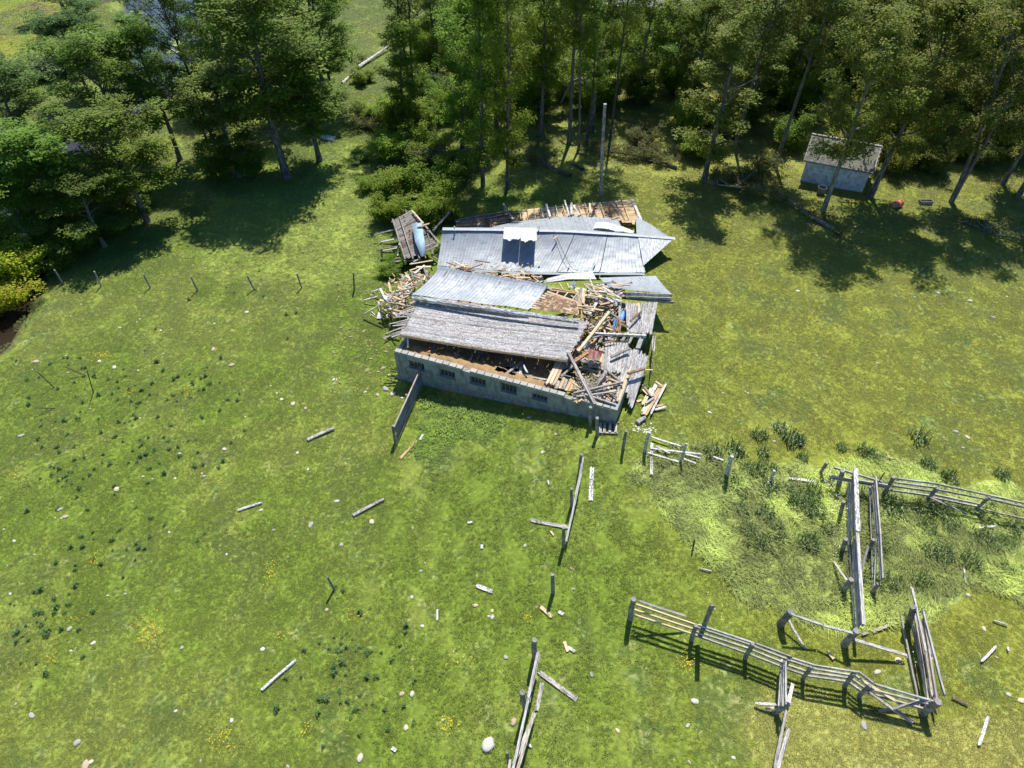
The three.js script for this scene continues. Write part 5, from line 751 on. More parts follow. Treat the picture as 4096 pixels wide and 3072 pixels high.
const near = (x, list) => list.reduce((a, b) => Math.abs(b - x) < Math.abs(a - x) ? b : a);
function tree({ name = 'broadleaf_tree', label, group, at, h = 14, cs = 0.3, cr = 3, shape = 'round', col = ASH, dens = 1, lean = [0, 0], seed, bark = barkMat, dead = 0, fork = false, category = 'tree' }) {
  const f = treeForm(shape, near(cs, [0.14, 0.3, 0.5]), near(dens, [0.65, 1]), dead > 0.14 ? 0.22 : 0.05, !!fork, seed % 2), r = rng(seed * 7919 + 13), o = thing(name, label, category, at.clone(), group);
  mesh('trunk', f.trunk, bark, o); crownMesh(o, f.crown, [col[0] * (0.88 + 0.24 * r()), col[1] * (0.92 + 0.16 * r()), col[2]]);
  o.rotation.set(lean[1], r() * 6.28, 0); const k = cr / f.cr * (0.95 + 0.1 * r()); o.scale.set(k, h / f.h, k);
  const q = new THREE.Quaternion().setFromEuler(new THREE.Euler(Math.atan(lean[1]), 0, -Math.atan(lean[0]))); o.quaternion.setFromAxisAngle(UP, r() * 6.28).premultiply(q); return o;
}
const BUSH = [];
function bushForm(k) {
  if (BUSH[k]) return BUSH[k]; const R = 1.6, h = 2.4, r = rng(900 + k * 17), gs = [], spots = [];
  for (let i = 0; i < 10; i++) { const a = i * 2.4 + r(), d = V(Math.cos(a) * 0.85 * R / h, 0.75 + r() * 0.5, Math.sin(a) * 0.85 * R / h), [lp, lr] = limb(V(Math.cos(a) * 0.15, -0.1, Math.sin(a) * 0.15), d, h * (0.6 + 0.45 * r()), 0.05, r, 0.1); gs.push(tubeGeo(lp, lr, 4));
    for (const li of [2, 3, 4]) { const LR = R * 0.40 * (0.6 + 0.6 * r()), m = Math.round(6 + 13 * LR * LR); for (let j = 0; j < m; j++) { const b = r() * 6.28, y = r() * 2 - 1, q = Math.sqrt(1 - y * y), D = LR * (0.4 + 0.6 * r()); spots.push([lp[li].clone().add(V(Math.cos(b) * q * D, y * D * 0.75, Math.sin(b) * q * D)), 0.45 + 0.42 * r()]); } } }
  return BUSH[k] = { stem: mergeGeometries(gs), leaf: crownGeo(spots.filter(s => s[0].y > 0.08), 40 + k), R, h };
}
function shrub(at, R, h, col, seed, label, group, name = 'leafy_shrub') {
  const f = bushForm(seed % 4), r = rng(seed * 331 + 7), o = thing(name, label, 'shrub', at.clone(), group); mesh('stem', f.stem, barkDark, o); crownMesh(o, f.leaf, [col[0] * (0.9 + 0.2 * r()), col[1] * (0.94 + 0.12 * r()), col[2]], 'foliage'); o.rotation.y = r() * 6.28; o.scale.set(R / f.R, h / f.h, R / f.R * (0.9 + 0.25 * r())); return o;
}
const heightFor = (b, v) => { let lo = 0, hi = 26; for (let i = 0; i < 30; i++) { const m = (lo + hi) / 2; if (PX(V(b.x, b.y + m, b.z))[1] > v) lo = m; else hi = m; } return lo; };
/* along the creek, on the field side */
const gC = 'trees along the creek';
const CT = [
  ['spreading ash tree with a short thick trunk at the creek end of the field', [589, 885], 9.2, 3.7, 0.30, ASH, 1.15, 'round', 18],
  ['dark bushy tree with a short trunk beside the tall sparse one', [962, 706], 9.5, 2.6, 0.22, ASHD, 1.1, 'column', 15],
  ['tall thin-crowned tree with a long bare leaning dark trunk', [885, 640], 15, 2.6, 0.5, ASHD, 0.55, 'round', 14],
  ['tall dense tree throwing a broad shade on the flattened grass', [1149, 712], 15.5, 3.6, 0.24, ASH, 1.15, 'column', 20],
  ['slender tree at the edge of the open lane', [1279, 642], 10.5, 2.3, 0.26, ASH, 0.95, 'column', 14],
  ['broad tree leaning over the creek bend', [520, 690], 11, 4.0, 0.3, ASH, 1.0, 'round', 18],
  ['full leafy tree behind the spreading ash', [720, 640], 11.5, 3.6, 0.3, ASH, 1.0, 'round', 17],
  ['dense low-branched tree at the creek bank', [300, 935], 8.5, 3.8, 0.12, ASH, 1.15, 'round', 18],
  ['dark tree overhanging the creek bank above the fence posts', [420, 985], 6.0, 3.0, 0.12, ASHD, 1.15, 'round', 15],
  ['bushy tree on the creek bank next to the dark overhanging one', [170, 1010], 7.5, 3.2, 0.12, ASH, 1.1, 'round', 15],
  ['round tree across the creek with olive-green leaves', [130, 640], 9.5, 3.6, 0.2, [0.13, 0.215, 0.026], 1.0, 'round', 17],
  ['broad tree on the outer creek bank with bright green leaves', [-10, 880], 9.0, 3.6, 0.14, ASH, 1.0, 'round', 16],
  ['leafy tree between the pond and the creek bend', [380, 430], 9.0, 3.4, 0.25, [0.12, 0.22, 0.04], 0.95, 'round', 17],
  ['small upright tree standing at the pond edge', [620, 330], 5.5, 1.5, 0.14, [0.11, 0.22, 0.05], 0.8, 'column', 12],
  ['large tree behind the pond outlet', [930, 400], 13, 3.6, 0.3, ASH, 0.9, 'round', 18],
  ['tall green tree rising beside the lane behind the creek trees', [1130, 480], 15, 3.8, 0.2, POP, 1.0, 'round', 19],
  ['leafy tree at the far mouth of the lane', [1290, 330], 12, 3.6, 0.2, POP, 0.9, 'round', 17],
  ['grey-barked tree at the lane edge with loose foliage', [1340, 430], 12, 3.0, 0.25, ASH, 0.85, 'round', 15],
  ['lone round tree on the meadow beyond the creek', [272, 72], 8.5, 4.2, 0.25, ASHD, 1.2, 'round', 18],
  ['bushy tree on the meadow bank above the pond', [395, 235], 6.5, 2.6, 0.15, [0.14, 0.24, 0.04], 0.95, 'round', 15],
  ['tall tree at the head of the pond', [1010, 190], 13, 4.0, 0.14, POP, 0.9, 'round', 17],
];
CT.forEach(([label, b, h, cr, cs, col, dens, shape, limbs], i) => tree({ label, group: gC, at: P(...b), h, cr, cs, col, dens, shape, limbs, seed: 100 + i, lean: i === 2 ? [-0.07, 0.0] : [(hash(i) - 0.5) * 0.06, (hash(i + 9) - 0.5) * 0.06], bark: i === 2 ? barkDark : barkMat, dead: i === 2 ? 0.25 : 0.06 }));
function hash(i) { return HASH[(i * 7919 + 31) & 65535]; }
/* yellow-green and grey shrubs on the banks */
[[[60, 1140], 2.7, 3.4, YEL, 'yellow-green shrub at the creek edge below the trees'], [[-30, 1260], 2.2, 2.6, YEL, 'low yellow-green shrub at the creek mouth'], [[20, 960], 1.8, 2.4, LIME, 'bright green shrub on the creek bank'], [[230, 300], 2.4, 2.2, [0.24, 0.32, 0.13], 'grey-green willow shrub on the meadow bank'], [[110, 330], 2.2, 2.2, [0.21, 0.29, 0.10], 'pale willow shrub beside the grey-green one'], [[30, 400], 2.4, 3, [0.15, 0.24, 0.05], 'dark willow shrub beyond the creek trees'], [[330, 200], 2, 1.8, [0.2, 0.28, 0.1], 'low sedge shrub at the pond corner'], [[1455, 330], 1.4, 1.6, POP, 'small leafy shrub at the lane mouth'], [[520, 95], 1.8, 1.5, [0.2, 0.32, 0.07], 'low green shrub on the pond bank'], [[1440, 640], 1.1, 1.0, [0.2, 0.3, 0.05], 'low weedy shrub in the open lane'], [[1560, 1105], 0.9, 0.9, ASH, 'small dark bush beside the splintered heap'], [[1600, 1060], 0.8, 1.0, ASH, 'small bush between the fallen gable and the heap'], [[330, 985], 2.2, 2.4, ASHD, 'shaded bank shrub under the dense low-branched tree'], [[470, 930], 1.9, 2.0, ASHD, 'shaded shrub between the ash and the bank'], [[230, 1060], 2.2, 2.2, ASHD, 'dark shrub on the bank above the farthest fence post'], [[140, 1085], 1.8, 2.6, ASH, 'shrub on the bank next to the yellow-green one'], [[560, 830], 1.6, 1.8, ASHD, 'shrub at the foot of the spreading ash'], [[250, 850], 2.4, 3, ASH, 'tall shrub at the creek bend'], [[420, 780], 2.2, 2.8, ASH, 'full shrub on the inner creek bend'], [[880, 715], 1.6, 3.4, ASHD, 'dark shrub beside the bushy tree'], [[1010, 715], 1.5, 3.0, ASHD, 'dark upright shrub under the tall dense tree'], [[160, 760], 2.6, 4, ASH, 'rounded tall shrub on the outer creek bank'], [[60, 560], 2.4, 3.2, [0.15, 0.24, 0.05], 'olive shrub on the far creek bank'], [[3560, 690], 1.7, 3.2, OLV, 'bushy growth against the shed corner'], [[3640, 660], 1.8, 3.4, OLV, 'bushy growth behind the rusty barrel'], [[3150, 590], 1.8, 3.2, ASH, 'shaded growth behind the shed wall'], [[3720, 690], 1.6, 2.6, OLD, 'low growth between barrel and double trunk'], [[3900, 660], 1.8, 3.0, OLD, 'shaded growth behind the double trunk'], [[4060, 640], 1.9, 3.2, OLD, 'shaded growth at the yard fence'], [[3400, 560], 2.0, 4.0, POP, 'tall growth rising behind the shed roof'], [[3540, 560], 2.0, 4.0, OLV, 'tall growth beside the shed roof']].forEach(([b, R, h, col, label], i) => shrub(P(...b), R, h, col, 20 + i, label, 'bank shrubs'));
/* the wood behind: trunks that the photograph shows */
const gW = 'trees of the wood';
const WT2 = [
  ['tall dark forked tree with a bare lower trunk at the lane', [1660, 472], 17, 3.0, 0.5, OLV, 0.6, 'round', 14, barkDark, 0.3, true],
  ['tall narrow poplar clothed in leaves almost to the ground', [1932, 745], 16, 1.75, 0.10, POP, 1.25, 'column', 24, barkMat, 0.03],
  ['tall narrow poplar with a visible lower trunk beside the leafy one', [2030, 756], 17, 1.7, 0.22, POP, 1.15, 'column', 22, barkMat, 0.05],
  ['slim poplar standing in the shaded clearing', [2163, 540], 15, 1.9, 0.30, POP, 0.9, 'column', 16, barkMat, 0.1],
  ['straight grey trunk tree beside the leaning bare one', [2277, 572], 18, 2.0, 0.50, POP, 0.8, 'column', 14, barkMat, 0.15],
  ['bare tall trunk tree leaning out over the clearing', [2315, 598], 19, 2.0, 0.62, OLV, 0.6, 'round', 10, barkMat, 0.3],
  ['thin crooked young tree beside the snapped trunk', [2345, 580], 10, 1.2, 0.4, POP, 0.6, 'column', 9, barkDark, 0.2],
  ['thick rough-barked trunk tree behind the utility pole', [2436, 584], 19, 2.2, 0.55, OLV, 0.6, 'round', 12, barkDark, 0.35],
  ['leafy olive tree at the wood edge with pale twigs', [2816, 725], 13, 2.3, 0.18, OLV, 0.95, 'column', 19, barkMat, 0.2],
  ['slanting grey trunk tree at the wood edge', [2936, 592], 16, 2.6, 0.42, OLD, 0.8, 'round', 14, barkMat, 0.2],
  ['tall clean grey trunk leaning beside the stone shed', [3101, 662], 18, 2.8, 0.50, OLD, 0.8, 'round', 14, barkMat, 0.2],
  ['pale slanting trunk tree standing in front of the shed', [3291, 846], 14, 3.0, 0.32, OLV, 0.95, 'round', 18, barkPale, 0.15],
  ['mossy trunk tree at the shed corner', [3481, 788], 15, 3.3, 0.34, OLV, 1.0, 'round', 19, barkMat, 0.12],
  ['double-trunked tree past the rusty barrel', [3804, 808], 16, 3.2, 0.34, OLD, 0.95, 'round', 20, barkMat, 0.15, true],
  ['broad trunk tree at the yard edge', [4069, 790], 15, 3.2, 0.28, OLD, 0.95, 'round', 18, barkMat, 0.12],
  ['grey trunk tree beside the wire panel', [4010, 740], 13, 2.6, 0.3, OLD, 0.9, 'round', 15, barkMat, 0.12],
];
WT2.forEach(([label, b, h, cr, cs, col, dens, shape, limbs, bark, dead, fork], i) => tree({ name: shape === 'column' ? 'poplar_tree' : 'broadleaf_tree', label, group: gW, at: P(...b), h, cr, cs, col, dens, shape, limbs, bark, dead, fork, seed: 200 + i, lean: [[-0.01, 0], [0.0, 0], [0, 0], [0, 0], [0, 0], [-0.05, 0], [0.02, 0], [0.035, 0], [0, 0], [0.06, 0], [0.05, 0], [0.0, 0], [0.05, 0], [-0.02, 0.0], [0.02, 0], [0.02, 0]][i] }));
function toneName(c) { return c === POP ? 'mid-green' : c === LIME ? 'lime-green' : c === OLV ? 'olive' : c === OLD ? 'dull olive' : 'dark green'; }
function placeName(x) { return x < 6 ? 'behind the narrow poplars' : x < 14 ? 'behind the utility pole' : x < 26 ? 'behind the slanting trunks' : 'behind the shed and barrel'; }
/* deeper trees: a loose stand behind them */
{
  const r = rng(404), tones = [POP, POP, OLV, ASH, OLD, LIME], put = [...CT, ...WT2].map(t => P(...t[1])); let n = 0, tries = 0;
  const words = ['slim', 'full-crowned', 'ragged', 'bright green', 'dull green', 'close-set'];
  while (n < 70 && tries++ < 3000) {
    const u = rr(1500, 4350, r), v = rr(60, 600, r), p = P(u, v); if (u < 1620 && v > 250) continue; if (p.z > -56) continue; if (u > 1330 && u < 1650 && v < 420) continue;
    if (u > 2380 && u < 2760 && v < 300 && v > 0 && r() < 0.8) continue; if (u > 2050 && u < 2750 && v > 470) continue; if (u > 3080 && u < 3560 && v > 520) continue;
    if (put.some(q => Math.hypot(q.x - p.x, q.z - p.z) < 3.0)) continue; put.push(p); const right = sstep(2500, 3000, u), col = r() < right ? pick([OLV, OLD, OLV, POP], r) : pick(tones, r), col2 = u < 2700 ? pick([POP, POP, LIME, ASH], r) : col, k = Math.floor(r() * 6), narrow = r() < 0.5;
    tree({ name: narrow ? 'poplar_tree' : 'broadleaf_tree', label: `${words[k]} ${narrow ? 'narrow' : 'spreading'} ${toneName(col2)} tree ${placeName(p.x)}`, group: 'trees deep in the wood', at: p, h: rr(9, 14, r), cr: narrow ? rr(1.6, 2.2, r) : rr(2.4, 3.4, r), cs: u < 2700 && u > 1650 ? 0.14 : rr(0.12, 0.4, r), col: col2, dens: 0.95, shape: narrow ? 'column' : 'round', limbs: narrow ? 16 : 15, seed: 500 + n, lean: [(r() - 0.4) * 0.1, (r() - 0.5) * 0.06], bark: r() < 0.3 ? barkPale : barkMat, dead: 0.1 }); n++;
  }
  let m = 0; tries = 0; const sw = ['low', 'leafy', 'dense', 'loose', 'bright', 'shaded'];
  while (m < 125 && tries++ < 3000) {
    const u = rr(1450, 4300, r), v = rr(130, 720, r), p = P(u, v); if (v > 560 && u < 2700) continue; if (p.z > -54) continue; if (u > 2080 && u < 2700 && v > 440) continue; if (u > 3060 && u < 3620 && v > 480) continue; if (u > 1330 && u < 1640 && v < 430) continue; if (u > 3620 && u < 4096 && v > 640) continue; if (u > 2500 && v > 640) continue;
    const k = Math.floor(r() * 6), bc = pick(u < 2800 ? [POP, LIME, ASH, POP] : [OLV, POP, ASH, OLD], r); shrub(p, rr(1.3, 2.3, r), rr(1.8, 4.6, r), bc, 300 + m, `${sw[k]} ${toneName(bc)} understorey bush ${placeName(p.x)}`, 'understorey bushes'); m++;
  }
}
/* bushy thicket left of the ridge roof */
[[[1560, 640], 1.9, 2.8, LIME, 'bright green bush at the top of the thicket by the lane'], [[1700, 650], 2.0, 3.2, LIME, 'tall bright bush in the thicket behind the fallen gable'], [[1590, 790], 2.0, 2.8, POP, 'round leafy bush in the thicket beside the lane'], [[1740, 800], 2.1, 3.2, LIME, 'full bush in the thicket next to the shaded poplars'], [[1560, 880], 1.5, 2.2, POP, 'low dark bush touching the fallen gable'], [[1690, 905], 1.7, 2.6, POP, 'leafy bush directly behind the fallen gable'], [[1800, 880], 1.3, 2.0, POP, 'small bush between the thicket and the overturned deck'], [[1490, 760], 1.1, 1.4, POP, 'small outlying bush of the thicket'], [[1820, 720], 1.6, 2.8, ASH, 'shaded bush under the narrow poplars'], [[1690, 540], 1.8, 2.6, ASH, 'shaded bush at the foot of the dark forked tree']].forEach(([b, R, h, col, label], i) => shrub(P(...b), R, h, col, 60 + i, label, 'thicket bushes', 'leafy_shrub', 0.5, 1.1));
console.log('trees done');
/* ---------- shed, house, fallen trees, small things ---------- */
{ // shed with a shingled roof
  const a = P(3200, 725), b = P(3448, 772), d = b.clone().sub(a).setY(0), L = d.length(); d.normalize(); const n = V(d.z, 0, -d.x), o = thing('stone_shed', 'small pale rendered shed with a mossy grey shingle roof at the wood edge', 'shed', a.clone().setY(Math.min(a.y, b.y) - 0.05)); o.rotation.y = Math.atan2(-d.z, d.x);
  const H = 2.1, D = 3.6, plaster = M({ map: concreteTex, color: C(1.3, 1.33, 1.4), roughness: 0.95 });
  bx('wall', L / 2, H / 2, -0.1, L, H, 0.2, plaster, o); bx('wall', 0.1, H / 2, -D / 2, 0.2, H, D - 0.4, plaster, o); bx('wall', L - 0.1, H / 2, -D / 2, 0.2, H, D - 0.4, plaster, o); bx('wall', L / 2, H / 2, -D + 0.1, L, H, 0.2, plaster, o);
  const rise = 1.25, roof = thing2('roof', o), sm = [[1, 1, 1], [0.8, 0.8, 0.78], [1.2, 1.18, 1.1], [1.05, 1.1, 0.8]].map(c => M({ map: shingleTex, color: C(...c), roughness: 0.95 }));
  for (const s of [0, 1]) {
    const z0 = s ? -D - 0.3 : 0.3, z1 = -D / 2, m = bx('deck', L / 2, H + rise / 2 - 0.05, (z0 + z1) / 2, L + 0.5, 0.05, Math.hypot(z1 - z0, rise + 0.25), GREY[3], roof); m.rotation.x = (s ? -1 : 1) * Math.atan2(rise + 0.22, Math.abs(z1 - z0));
    const R = s ? 3 : 12, Cn = s ? 4 : 22, r = rng(7 + s), ang = (s ? -1 : 1) * Math.atan2(rise + 0.22, Math.abs(z1 - z0)); for (let j = 0; j < R; j++) for (let i = 0; i < Cn; i++) { const t = (j + 0.5) / R, w = (L + 0.5) / Cn, x = -0.25 + (i + 0.5 + (j % 2) * 0.4) * w, y = H - 0.1 + (rise + 0.1) * t + 0.055; const q = bx('shingle', Math.min(x, L + 0.2), y, lerp(z0, z1, t), w * 0.95, 0.022, Math.abs(z1 - z0) / R * 1.35, pick(sm, r), roof); q.rotation.x = ang - (s ? -0.06 : 0.06); q.rotation.y = (r() - 0.5) * 0.05; }
  }
  bx('ridge_board', L / 2, H + rise + 0.06, -D / 2, L + 0.5, 0.06, 0.22, GREY[3], o); for (const x of [-0.2, L + 0.2]) { board('verge_board', V(x, H - 0.06, 0.3), V(x, H + rise, -D / 2), 0.16, 0.03, WHITE[0], o, { n: V(1, 0, 0) }); }
  const gab = new THREE.Shape([[0, 0], [D, 0], [D / 2, rise]].map(p => new THREE.Vector2(...p))), gg = new THREE.ExtrudeGeometry(gab, { depth: 0.12, bevelEnabled: false }); gg.rotateY(Math.PI / 2); for (const x of [0.04, L - 0.16]) mesh('gable', gg, plaster, o).position.set(x, H, 0);
}
{ // house behind the wood, only its roof and a bit of wall show
  const a = P(2440, 118), o = thing('house', 'house with a grey shingled roof glimpsed through the wood', 'house', a); const L = 13, D = 8, H = 2.8; o.rotation.y = -0.12;
  const wm = M({ color: C(0.62, 0.58, 0.47), roughness: 0.9 }); bx('wall', L / 2, H / 2, -0.1, L, H, 0.2, wm, o); bx('wall', 0.1, H / 2, -D / 2, 0.2, H, D - 0.4, wm, o); bx('wall', L - 0.1, H / 2, -D / 2, 0.2, H, D - 0.4, wm, o); bx('wall', L / 2, H / 2, -D + 0.1, L, H, 0.2, wm, o);
  const rm = [[1.9, 1.9, 1.95], [1.7, 1.7, 1.75], [2.1, 2.1, 2.1]].map(c => M({ map: shingleTex, color: C(...c), roughness: 0.95 })); const rise = 2.0, roof = thing2('roof', o);
  for (const s of [0, 1]) { const z0 = s ? -D - 0.5 : 0.5, z1 = -D / 2, ang = (s ? -1 : 1) * Math.atan2(rise, Math.abs(z1 - z0)); const R = 20; for (let j = 0; j < R; j++) { const t = (j + 0.5) / R, q = bx('shingle_row', L / 2, H + rise * t + 0.02, lerp(z0, z1, t), L + 0.8, 0.03, Math.hypot(z1 - z0, rise) / R * 1.3, rm[j % 3], roof); q.rotation.x = ang - (s ? -0.05 : 0.05); } }
  for (const x of [2, 5.5, 9]) { const w = thing2('window', o); w.position.set(x, 1.5, 0.02); bx('pane', 0, 0, 0, 1.1, 1.0, 0.03, glassMat, w); for (const [px, py, sx, sy] of [[0, 0.53, 1.3, 0.08], [0, -0.53, 1.3, 0.08], [-0.6, 0, 0.08, 1], [0.6, 0, 0.08, 1], [0, 0, 0.05, 1]]) bx('frame', px, py, 0.02, sx, sy, 0.05, WHITE[0], w); }
  bx('fascia', L / 2, H - 0.05, 0.5, L + 0.8, 0.16, 0.04, WHITE[0], o);
  const p = thing2('porch', o); bx('porch_roof', -1.4, H - 0.5, -1.5, 2.6, 0.08, 3, WHITE[0], p); for (const z of [-0.2, -2.8]) bx('porch_post', -2.5, (H - 0.5) / 2, z, 0.1, H - 0.5, 0.1, WHITE[0], p); bx('porch_rail', -1.4, 0.9, 0, 2.3, 0.06, 0.06, WHITE[0], p);
}
{ // rusty barrel on its side
  const p = P(3586, 828), o = thing('rusty_barrel', 'small rust-red barrel lying on the grass near the shed', 'barrel', p);
  const red = M({ map: rustTex, color: C(0.95, 0.62, 0.5), roughness: 0.8 }), g = new THREE.LatheGeometry([[0.0, -0.42], [0.27, -0.42], [0.285, -0.40], [0.275, -0.38], [0.275, -0.15], [0.295, -0.13], [0.275, -0.11], [0.275, 0.12], [0.295, 0.14], [0.275, 0.16], [0.275, 0.38], [0.285, 0.4], [0.27, 0.42]].map(q => new THREE.Vector2(...q)), 24);
  const m = mesh('shell', g, red, o); const e = mesh('lid', new THREE.CylinderGeometry(0.268, 0.268, 0.02, 24), rustMat, o); for (const q of [m, e]) { q.rotation.set(0, 0.6, 1.45); q.position.y = 0.28; } e.position.add(V(-0.36, 0.03, 0.22).multiplyScalar(0.9));
  const t = thing('old_trough', 'dark low wooden trough in the shade past the barrel', 'trough', P(3700, 815)); for (const [x, z, w, d] of [[0, -0.18, 1.0, 0.04], [0, 0.18, 1.0, 0.04], [-0.48, 0, 0.04, 0.32], [0.48, 0, 0.04, 0.32]]) bx('side', x, 0.16, z, w, 0.28, d, pick(DARKGREY), t); bx('bottom', 0, 0.05, 0, 0.92, 0.04, 0.32, DARKGREY[2], t);
}
{ // snapped trunk
  const b = P(2366, 527), h = heightFor(b, 362), o = thing('snapped_tree', 'snapped tree trunk with a pale splintered top folding over', 'broken tree', b), r = rng(3);
  mesh('trunk', tubeGeo([V(0, -0.3, 0), V(0, h * 0.5, 0), V(0.02, h, 0)], [0.27, 0.21, 0.19], 9), barkMat, o);
  const gs = []; for (let i = 0; i < 14; i++) { const a = i / 14 * 6.28, p = V(Math.cos(a) * 0.14, h - 0.1, Math.sin(a) * 0.14); gs.push(tubeGeo([p, p.clone().add(V(-0.25 * r(), 0.35 + 0.3 * r(), 0.1)), p.clone().add(V(-0.7 - 0.5 * r(), 0.5 + 0.4 * r(), 0.05))], [0.07, 0.06, 0.01], 5)); } mesh('splinters', mergeGeometries(gs), FRESH[0], o);
  mesh('broken_top', tubeGeo([V(-0.3, h + 0.25, 0), V(-1.3, h + 1.0, -0.1), V(-2.2, h + 0.6, -0.4), V(-3.0, h - 1.4, -0.6)], [0.17, 0.15, 0.12, 0.05], 7), barkPale, o);
}
/* fallen trees: trunk, twigs and wilted leaves */
function fallenTree(label, pts, r0, twigs, leaf, seed, bark = barkMat, group) {
  const r = rng(seed), o = thing('fallen_tree', label, 'fallen tree', pts[0].clone(), group), L = pts.map(p => p.clone().sub(pts[0])), gs = [tubeGeo(L, L.map((_, i) => r0 * (1 - 0.75 * i / (L.length - 1))), 7)], spots = [], brs = [];
  for (let i = 0; i < twigs; i++) { const t = Math.pow(r(), 0.7) * (L.length - 1), k = Math.min(L.length - 2, Math.floor(t)), p = L[k].clone().lerp(L[k + 1], t - k), a = r() * 6.28, [lp, lr] = limb(p, V(Math.cos(a), 0.15 + 0.6 * r(), Math.sin(a)), 0.7 + 1.4 * r() * (0.4 + t / L.length), 0.035, r, -0.1, 4); (r() < 0.55 ? brs : gs).push(tubeGeo(lp, lr, 4)); if (r() < leaf) for (let j = 0; j < 7; j++) spots.push([lp[2 + (j % 3)].clone().add(V((r() - 0.5) * 0.7, (r() - 0.4) * 0.5, (r() - 0.5) * 0.7)), 0.4 + 0.45 * r()]); }
  mesh('trunk', mergeGeometries(gs), bark, o); if (brs.length) mesh('branch', mergeGeometries(brs), deadMat, o); if (spots.length) crownMesh(o, crownGeo(spots, seed), [0.15, 0.165, 0.035], 'leaves'); return o;
}
const q3 = zz(2696, 0, 0.633), q2 = zz(1350, 0, 0.633);
fallenTree('fallen tree with a pale trunk lying out over the grass by the shed', [q3.P(1010, 1450, 0.12), q3.P(880, 1370, 0.25), q3.P(760, 1290, 0.35), q3.P(640, 1210, 0.5), q3.P(480, 1190, 0.7), q3.P(300, 1170, 0.9), q3.P(200, 1150, 1.0)], 0.17, 46, 0.55, 1, barkPale);
fallenTree('fallen brushy treetop beside the wood edge by the slanting trunk', [q3.P(250, 1160, 0.2), q3.P(420, 1150, 0.5), q3.P(560, 1090, 0.7), q3.P(620, 1040, 0.9)], 0.1, 44, 0.85, 2);
fallenTree('grey fallen trunk with a sawn-looking end in the shaded clearing', [q2.P(1475, 1105, 0.2), q2.P(1380, 1070, 0.22), q2.P(1290, 1030, 0.28), q2.P(1200, 1020, 0.5), q2.P(1100, 1015, 0.8)], 0.17, 34, 0.2, 3, barkMat);
fallenTree('short dark log near the sawn-looking trunk', [q2.P(1550, 1070, 0.12), q2.P(1510, 1045, 0.12), q2.P(1475, 1035, 0.14)], 0.13, 0, 0, 4, barkDark);
fallenTree('fallen tree with bare twigs lying behind the utility pole', [q2.P(2140, 1060, 0.15), q2.P(2040, 1020, 0.2), q2.P(1880, 985, 0.25), q2.P(1740, 960, 0.3), q2.P(1600, 945, 0.3)], 0.15, 54, 0.45, 5, barkMat);
fallenTree('brush heap of wilted branches behind the fallen twiggy tree', [q2.P(1980, 990, 0.2), q2.P(1960, 900, 0.4), q2.P(1900, 840, 0.7)], 0.06, 50, 0.7, 6);
fallenTree('fallen limb lying across the thicket top', [q2.P(810, 955, 2.0), q2.P(680, 960, 1.9), q2.P(560, 970, 1.8), q2.P(480, 1000, 1.6)], 0.09, 26, 0.3, 7);
fallenTree('long pale barkless log lying in the open lane', [q2.P(30, 525, 0.15), q2.P(120, 440, 0.18)], 0.16, 0, 0, 8, WHITE[1]);
fallenTree('bleached fallen trunk propped along the lane into the wood', [q2.P(130, 425, 0.25), q2.P(290, 315, 0.4), q2.P(390, 245, 0.6)], 0.2, 16, 0.3, 9, WHITE[1]);
fallenTree('twiggy dead branches on the shaded yard ground past the barrel', [q3.P(1830, 1400, 0.1), q3.P(1960, 1450, 0.15), q3.P(2080, 1490, 0.2)], 0.04, 34, 0.15, 10, deadMat);
fallenTree('dead leaning snag on the creek bank behind the ash', [P(845, 640, 0.1), P(815, 520, 2.5), P(785, 400, 4.5)], 0.16, 8, 0, 11, barkDark);
fallenTree('pale forked dead branch on the grass beneath the creek trees', [P(800, 470, 0.2), P(780, 470, 0.3), P(740, 450, 0.5)], 0.08, 6, 0, 12, WHITE[1]);
fallenTree('wilted branches fallen on the lane beside the thicket', [q2.P(260, 820, 0.2), q2.P(180, 790, 0.5), q2.P(120, 740, 0.6)], 0.06, 36, 0.6, 13);
fallenTree('broken twigs and wilted leaves behind the prow of the ridge roof', [q3.P(0, 950, 0.2), q3.P(60, 900, 0.4), q3.P(140, 880, 0.5)], 0.05, 26, 0.6, 14);
{ // metal sheet on grass under creek trees, stones by the shed, wire panel
  const o = thing('flat_metal_sheet', 'grey metal sheet lying in the shade beneath the creek trees', 'metal sheet', P(1310, 548)); ribSheet(o, 'metal_sheet', (s, t) => bil([P(1255, 535, 0.1), P(1345, 545, 0.1), P(1335, 562, 0.12), P(1300, 560, 0.1)], s, t), 0, 1, 0, 1, 0.9, metalMats[3], { nt: 3 });
  const w = thing('wire_panel', 'dark wire stock panel standing in the shaded yard', 'wire panel', P(3960, 745)); for (let i = 0; i < 6; i++) bx('wire', 0.9, 0.15 + i * 0.18, 0, 1.8, 0.015, 0.015, ironMat, w); for (let i = 0; i < 8; i++) bx('wire', i * 0.257, 0.6, 0.016, 0.015, 1.1, 0.015, ironMat, w);
  const b = thing('grey_tub', 'dark grey tub standing at the shed wall foot', 'tub', q3.P(925, 1225)); mesh('shell', new THREE.LatheGeometry([[0, 0.02], [0.3, 0.02], [0.36, 0.6], [0.33, 0.6], [0.28, 0.06], [0, 0.06]].map(p => new THREE.Vector2(...p)), 20), M({ color: C(0.12, 0.13, 0.14), roughness: 0.7 }), b); mesh('rim', new THREE.TorusGeometry(0.35, 0.02, 6, 24).rotateX(Math.PI / 2).translate(0, 0.6, 0), M({ color: C(0.14, 0.15, 0.16), roughness: 0.7 }), b);
}
